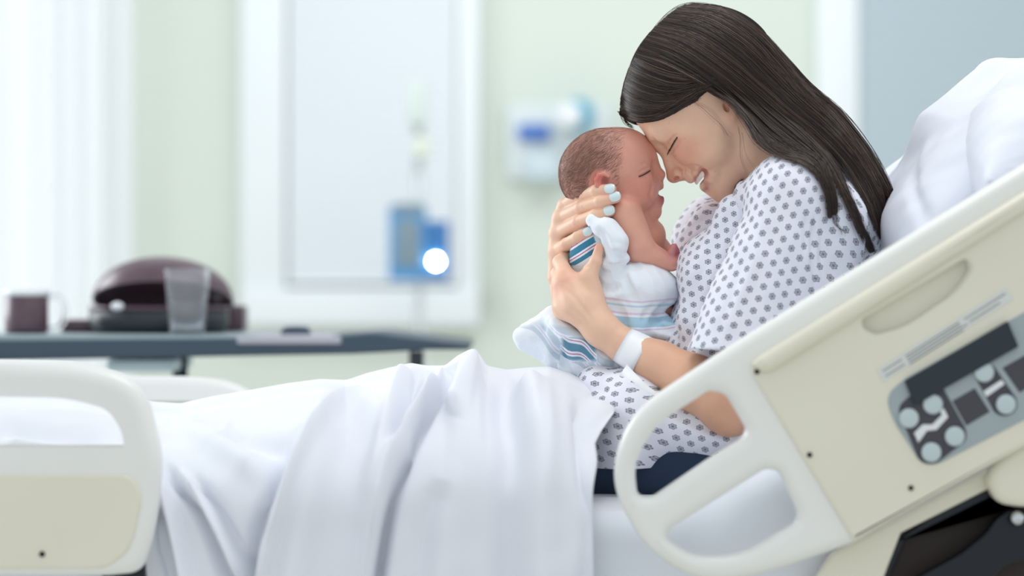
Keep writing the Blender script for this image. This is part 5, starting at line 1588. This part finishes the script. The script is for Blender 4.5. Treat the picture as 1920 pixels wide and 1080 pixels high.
    def drum(name, px, py, r, y0, y1, m, par):
        cx, cz = P(px, py, y0)[0], P(px, py, y0)[2]; n = 32; vs = []
        for yy, rr in ((y1, r), (y0 + .01, r), (y0, r * .9), (y0, 0.0005)):
            for k in range(n): vs.append((cx + rr * math.cos(2 * math.pi * k / n), yy, cz + rr * math.sin(2 * math.pi * k / n)))
        fs = [[j * n + k, j * n + (k + 1) % n, (j + 1) * n + (k + 1) % n, (j + 1) * n + k] for j in range(3) for k in range(n)] + [list(range(n))]
        return link_mesh(name, vs, fs, m, par)
    drum('regulator_body', 1085, 214, .045, YW - .14, YW - .03, teal_mat, rg)
    drum('gauge', 1068, 216, .036, YW - .19, YW - .14, white_plastic, rg)

# ------------------------------------------------------------------ overbed table and what stands on it
YT = 0.72
def revolve(name, prof, cx, cy, mat, par, n=48, sx=1.0, sy=1.0):
    vs, fs = [], []
    for r, z in prof:
        for k in range(n):
            a = 2 * math.pi * k / n; vs.append((cx + r * sx * math.cos(a), cy + r * sy * math.sin(a), z))
    for j in range(len(prof) - 1):
        for k in range(n): fs.append([j * n + k, j * n + (k + 1) % n, (j + 1) * n + (k + 1) % n, (j + 1) * n + k])
    return link_mesh(name, vs, fs, mat, par)
if want('table'):
    tz = P(0, 628, YT)[2]
    tb = empty('overbed_table', (P(300, 0, YT)[0], YT + .2, 0), 'slate grey overbed table standing beyond the bed with a meal on it', 'table')
    xL, xR = P(-160, 0, YT)[0], P(700, 0, YT)[0]
    # top: straight part, then a scalloped end dipping to the right
    outl = [(-170, 640, 4), (470, 634), (640, 630, 20), (700, 624, 20), (740, 630, 20), (878, 646, 6), (882, 656, 6), (800, 656), (740, 660, 20), (660, 664), (440, 668), (-170, 680, 4)]
    plate('table_top', [smooth_poly(outl)], YT, .40, .004, table_edge, tb)
    box('table_surface', P(-160, 0, YT)[0], P(466, 0, YT)[0], YT + .004, YT + .385, tz - .010, tz - .0005, table_top_mat, tb, .002)
    box('table_insert', P(444, 0, YT)[0], P(640, 0, YT)[0], YT - .004, YT + .3, tz - .014, tz - .002, new_mat('pale_insert', rgb(176, 178, 190), .4), tb, .003)
    tube('column', [(P(307, 0, YT)[0], YT + .18, .12), (P(307, 0, YT)[0], YT + .18, tz - .03)], .012, new_mat('dark_teal_column', rgb(28, 60, 72), .4), tb, n=3)
    tube('column', [(P(770, 0, YT)[0], YT + .22, .12), (P(770, 0, YT)[0], YT + .22, tz - .03)], .012, steel_mat, tb, n=3)
    box('table_foot', P(250, 0, YT)[0], P(820, 0, YT)[0], YT + .1, YT + .3, .05, .12, steel_mat, tb, .01)
    box('under_shelf', P(190, 0, YT)[0], P(312, 0, YT)[0], YT + .05, YT + .3, P(0, 700, YT)[2], P(0, 676, YT)[2], new_mat('pale_blue_shelf', rgb(196, 218, 228), .4), tb, .004)
    kx = P(538, 0, YT)[0]
    kn = revolve('bottle_cap', [(.0005, tz + .012), (.018, tz + .011), (.024, tz + .003), (.024, tz - .002)], kx, YT + .15, table_edge, None, 32)
    tag(kn, 'small dark cap lying on the table beside the meal tray', 'cap')
    yO = YT + .14
    # mug
    zb_ = tz + .0004
    mgx, mgr = P(50, 0, yO)[0], (P(91, 0, yO)[0] - P(10, 0, yO)[0]) / 2
    mg = empty('mug', (mgx, yO, zb_), 'maroon insulated mug with a pale rim, leftmost thing on the table', 'mug')
    zt_ = P(0, 544, yO)[2]
    revolve('mug_body', [(.0005, zb_), (mgr * .97, zb_), (mgr, zb_ + .01), (mgr, zt_ - .008), (mgr * .95, zt_ - .006), (mgr * .93, zb_ + .01), (.0005, zb_ + .008)], mgx, yO, maroon, mg)
    revolve('rim', [(mgr * .93, zt_ - .010), (mgr * 1.08, zt_ - .008), (mgr * 1.08, zt_), (mgr * .92, zt_), (mgr * .93, zt_ - .010)], mgx, yO, white_plastic, mg)
    hz = lambda a: P(0, a, yO)[2]; hx_ = lambda a: P(a, 0, yO)[0]
    tube('handle', [(hx_(90), yO, hz(562)), (hx_(108), yO, hz(556)), (hx_(122), yO, hz(572)), (hx_(122), yO, hz(596)), (hx_(110), yO, hz(614)), (hx_(92), yO, hz(616))], .0045, glass_mat, mg, n=30, sides=10)
    # meal tray with a domed cover leaning open
    ml = empty('meal_dish', (P(300, 0, yO)[0], yO + .05, zb_), 'maroon insulated plate base with a high domed cover', 'dish')
    xc, rx = P(288, 0, yO)[0], (P(424, 0, yO)[0] - P(153, 0, yO)[0]) / 2
    zA, zB = P(0, 618, yO)[2], P(0, 492, yO)[2]
    zr = P(0, 578, yO)[2]
    # cover: dome tipped back, its mouth facing the bed
    nth, nph = 24, 64; cv, cf = [], []
    tilt = math.radians(21)
    for lay in (0, 1):
        rr_ = 1.0 if lay == 0 else .955
        for i in range(nth + 1):
            a = math.pi / 2 * i / nth
            for k in range(nph):
                b = 2 * math.pi * k / nph
                x = rx * rr_ * math.sin(a) ** .85 * math.cos(b); y = rx * .8 * rr_ * math.sin(a) ** .85 * math.sin(b); z = (zB - zr - .005) * rr_ * math.cos(a)
                y2 = y * math.cos(tilt) - z * math.sin(tilt) * -1; z2 = z * math.cos(tilt) - y * math.sin(tilt) * 1.0
                cv.append((xc + x, yO + .10 + y2, zr + z2 + .010))
    for lay in (0, 1):
        for i in range(nth):
            for k in range(nph):
                a0_, a1_ = lay * (nth + 1) * nph + i * nph, lay * (nth + 1) * nph + (i + 1) * nph
                cf.append([a0_ + k, a0_ + (k + 1) % nph, a1_ + (k + 1) % nph, a1_ + k][::1 if lay else -1])
    for k in range(nph):
        a0_ = nth * nph; a1_ = (nth + 1) * nph + nth * nph
        cf.append([a0_ + k, a0_ + (k + 1) % nph, a1_ + (k + 1) % nph, a1_ + k])
    link_mesh('dome_cover', cv, cf, maroon, ml)
    revolve('plate_base', [(.0005, zb_), (rx * .92, zb_), (rx * .98, zb_ + .012), (rx * .98, zr - .006), (rx * .9, zr - .002), (rx * .86, zb_ + .018), (.0005, zb_ + .014)], xc, yO + .06, new_mat('dark_green_base', rgb(34, 44, 50), .4), ml, sy=.8)
    revolve('inner_plate', [(rx * .80, zr - .010), (rx * .985, zr - .002), (rx * .985, zr + .003), (rx * .78, zr - .004), (.001, zb_ + .02)], xc, yO + .06, maroon, ml, sy=.8)
    fd_ = Shape(); fd_.add(ell((P(228, 0, yO)[0], yO - .04, zr + .003), (.010, .011, .007)), 0)
    V, Fc = mesh_sdf(fd_, (P(228, 0, yO)[0] - .02, yO - .06, zr - .02), (P(228, 0, yO)[0] + .02, yO - .02, zr + .02), .002)
    tag(link_mesh('crumpled_napkin', V, Fc, white_plastic), 'small crumpled white napkin on the maroon dish', 'napkin')
    # small box and bowl beside
    bx_ = box('food_box', P(392, 0, yO + .17)[0], P(457, 0, yO + .17)[0], yO + .17, yO + .24, zb_, P(0, 574, yO)[2], maroon, None, .006); tag(bx_, 'small square maroon food box at the right end of the domed dish', 'box')
    b2 = box('side_dish', P(98, 0, yO)[0], P(160, 0, yO)[0], yO + .06, yO + .14, zb_, P(0, 600, yO)[2], maroon, None, .006); tag(b2, 'low maroon dish between the mug and the domed dish', 'dish')
    # plastic cup
    gx = P(347, 0, YT + .03)[0]; yG = YT + .055
    gt, gb = (P(390, 0, yG)[0] - P(305, 0, yG)[0]) / 2, (P(380, 0, yG)[0] - P(316, 0, yG)[0]) / 2
    zg0, zg1 = zb_, P(0, 503, yG)[2]
    cup = revolve('drinking_cup', [(.0005, zg0), (gb, zg0), (gb * 1.01, zg0 + .004), (gt, zg1 - .003), (gt * 1.03, zg1), (gt * .97, zg1), (gt * .955, zg1 - .004), (gb * .95, zg0 + .005), (.0005, zg0 + .004)], gx, yG, glass_mat, None, 40)
    tag(cup, 'clear fluted plastic cup in front of the domed dish', 'cup')
# ================================================================== put the two people together
def hand_tint(V):
    c = flat_tint(V)
    spots = [(Q(*f[-1][:3]), 16, .55) for f in RIGHT_FINGERS] + [(Q(*f[1][:3]), 13, .35) for f in RIGHT_FINGERS] + [(Q(*LEFT_THUMB[-1][:3]), 20, .5), (Q(1066, 516, -90), 26, .3), (Q(1048, 545, -80), 22, .3), (Q(1364, 790, -260), 60, .35)]
    for q, r, a in spots:
        w = (np.exp(-((V - q) ** 2).sum(1) / R(r) ** 2) * a)[:, None]
        c = c * (1 - w) + np.array(rgb(224, 142, 122)[:3]) * w
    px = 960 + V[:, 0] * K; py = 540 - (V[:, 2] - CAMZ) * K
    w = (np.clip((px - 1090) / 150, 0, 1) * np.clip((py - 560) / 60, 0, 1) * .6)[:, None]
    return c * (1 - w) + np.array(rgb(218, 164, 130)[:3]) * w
def flat_tint(V): return np.tile(np.array(rgb(238, 196, 168)[:3]), (len(V), 1))
if want('mom'):
    mom = empty('person', tuple(P(1300, 925, 0)), 'long-haired woman in a rosette-print gown sitting up in bed, holding the newborn', 'person')
    hs, marks = build_mom_head()
    parts = [mesh_sdf(hs, (Q(1165, 0)[0], -.085, Q(0, 395)[2]), (Q(1520, 0)[0], .085, Q(0, 10)[2]), 0.0009)]
    cols = [mom_tint(parts[0][0], marks)]
    for sh, lo_, hi_, hh in ((build_right_hand(), (Q(1015, 0)[0], -.08, Q(0, 620)[2]), (Q(1175, 0)[0], .1, Q(0, 335)[2]), .0009),
                             (build_left_hand(), (Q(1015, 0)[0], -.13, Q(0, 735)[2]), (Q(1175, 0)[0], .08, Q(0, 440)[2]), .0009),
                             (build_trunk(), (P(40, 0, 0)[0], -.26, P(0, 1040, 0)[2]), (P(1680, 0, 0)[0], .26, P(0, 290, 0)[2]), .0035)):
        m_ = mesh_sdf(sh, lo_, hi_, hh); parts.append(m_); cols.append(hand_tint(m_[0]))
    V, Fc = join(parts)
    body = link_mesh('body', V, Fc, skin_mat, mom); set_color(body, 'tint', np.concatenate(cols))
    Vt, Ft = mesh_sdf(build_teeth(), (Q(1290, 0)[0], -.03, Q(0, 360)[2]), (Q(1335, 0)[0], .03, Q(0, 310)[2]), .0005)
    link_mesh('teeth', Vt, Ft, teeth_mat, mom)['label'] = 'white upper teeth'
    for f in RIGHT_FINGERS:
        nail('fingernail', Q(*f[-2][:3]), Q(*f[-1][:3]), R(f[-1][3]), mom, (0.05, -1, .25))['label'] = 'mint painted nail'
    V, Fc = mesh_sdf(build_pants(), (P(100, 0, 0)[0], -.26, P(0, 1000, 0)[2]), (P(1480, 0, 0)[0], .26, P(0, 730, 0)[2]), .005)
    link_mesh('trousers', V, Fc, new_mat('navy_jersey', rgb(28, 48, 74), .85, sheen=.2), mom)['label'] = 'navy trousers'
    gshape, sshape = build_gown_body(), build_sleeve()
    a_ = mesh_sdf(gshape, (P(1050, 0, 0)[0], -.25, P(0, 890, 0)[2]), (P(1720, 0, 0)[0], .25, P(0, 270, 0)[2]), .0026)
    b_ = mesh_sdf(sshape, (P(1250, 0, 0)[0], -.26, P(0, 670, 0)[2]), (P(1700, 0, 0)[0], -.02, P(0, 260, 0)[2]), .0022)
    V, Fc = join([a_, b_])
    gown = link_mesh('gown', V, Fc, rosette_material(), mom)
    uv = np.concatenate([gown_uv(a_[0], False), gown_uv(b_[0], True)]); set_uv(gown, uv)
    gown['label'] = 'white gown with grey rosettes'
    make_hair(mom, [gshape, sshape], hs)['label'] = 'long dark brown hair'
    make_lashes(mom, marks['lash'], hs, 22, 7)['label'] = 'dark lashes'
    # identity band round the wrist, with its loose tail
    wa, wb = Q(1172, 649, -113), Q(1200, 665, -124)
    axw = (wb - wa) / np.linalg.norm(wb - wa); n1 = np.cross(axw, (0, 1, 0)); n1 /= np.linalg.norm(n1); n2 = np.cross(axw, n1)
    vs, fs = [], []; n = 72; rr = R(36)
    for lay in (0, 1):
        for j in range(6):
            u = -R(22) + R(44) * j / 5
            for k in range(n):
                a = 2 * math.pi * k / n
                r_ = rr - lay * R(1.2) + R(.5) * math.sin(3 * a + j * .5) + R(2.0) * (j - 2.5) / 2.5
                cpt = (wa + wb) / 2 + axw * (u + R(7) * math.sin(a))
                vs.append(cpt + (n1 * math.cos(a) + n2 * math.sin(a)) * r_)
    for lay in (0, 1):
        for j in range(5):
            for k in range(n):
                q0 = lay * 6 * n + j * n; fs.append([q0 + k, q0 + (k + 1) % n, q0 + n + (k + 1) % n, q0 + n + k])
    for j in (0, 5):
        for k in range(n): fs.append([j * n + k, j * n + (k + 1) % n, 6 * n + j * n + (k + 1) % n, 6 * n + j * n + k])
    band_mat = new_mat('wristband_vinyl', rgb(246, 248, 250), .45)
    wbnd = link_mesh('wristband', vs, fs, band_mat, mom); wbnd['label'] = 'white identity wristband'
    tail = np.array([Q(1168, 694, -158), Q(1190, 715, -186), Q(1212, 734, -196), Q(1236, 748, -200)])
    tp = spline(tail, 24); vs, fs = [], []
    for i, p in enumerate(tp):
        w = R(13) * (1 - .35 * i / 23) * (1 if i < 21 else (24 - i) / 4)
        d_ = D(.55, -.8, 0)
        for s1, o1 in ((-1, 0), (1, 0), (1, R(1.5)), (-1, R(1.5))): vs.append(p + d_ * w * s1 + np.array([0, o1 - R(1), 0]))
    for i in range(23):
        for k in range(4): fs.append([4 * i + k, 4 * i + (k + 1) % 4, 4 * i + 4 + (k + 1) % 4, 4 * i + 4 + k])
    link_mesh('band_tail', vs, fs, band_mat, wbnd)

if want('baby'):
    baby = empty('person', tuple(Q(1165, 640)), 'newborn baby with downy dark hair held upright, nose to nose with the woman', 'person')
    bs, bmk = build_baby()
    V, Fc = mesh_sdf(bs, (Q(1040, 0)[0], -.085, Q(0, 700)[2]), (Q(1310, 0)[0], .085, Q(0, 225)[2]), .0011)
    bb = link_mesh('body', V, Fc, baby_skin_mat, baby); set_color(bb, 'tint', baby_tint(V, bmk))
    make_down(baby, bs)['label'] = 'fine brown down'
    make_lashes(baby, bmk['lash'], bs, 14, 3.5)
    V, Fc = mesh_sdf(build_blanket(), (Q(945, 0)[0], -.09, Q(0, 725)[2]), (Q(1310, 0)[0], .08, Q(0, 385)[2]), .0012)
    bl = link_mesh('baby_blanket', V, Fc, blanket_material()); set_color(bl, 'stripe', blanket_tint(V))
    tag(bl, 'white flannel baby blanket with teal and pink stripes wrapped round the newborn', 'blanket')
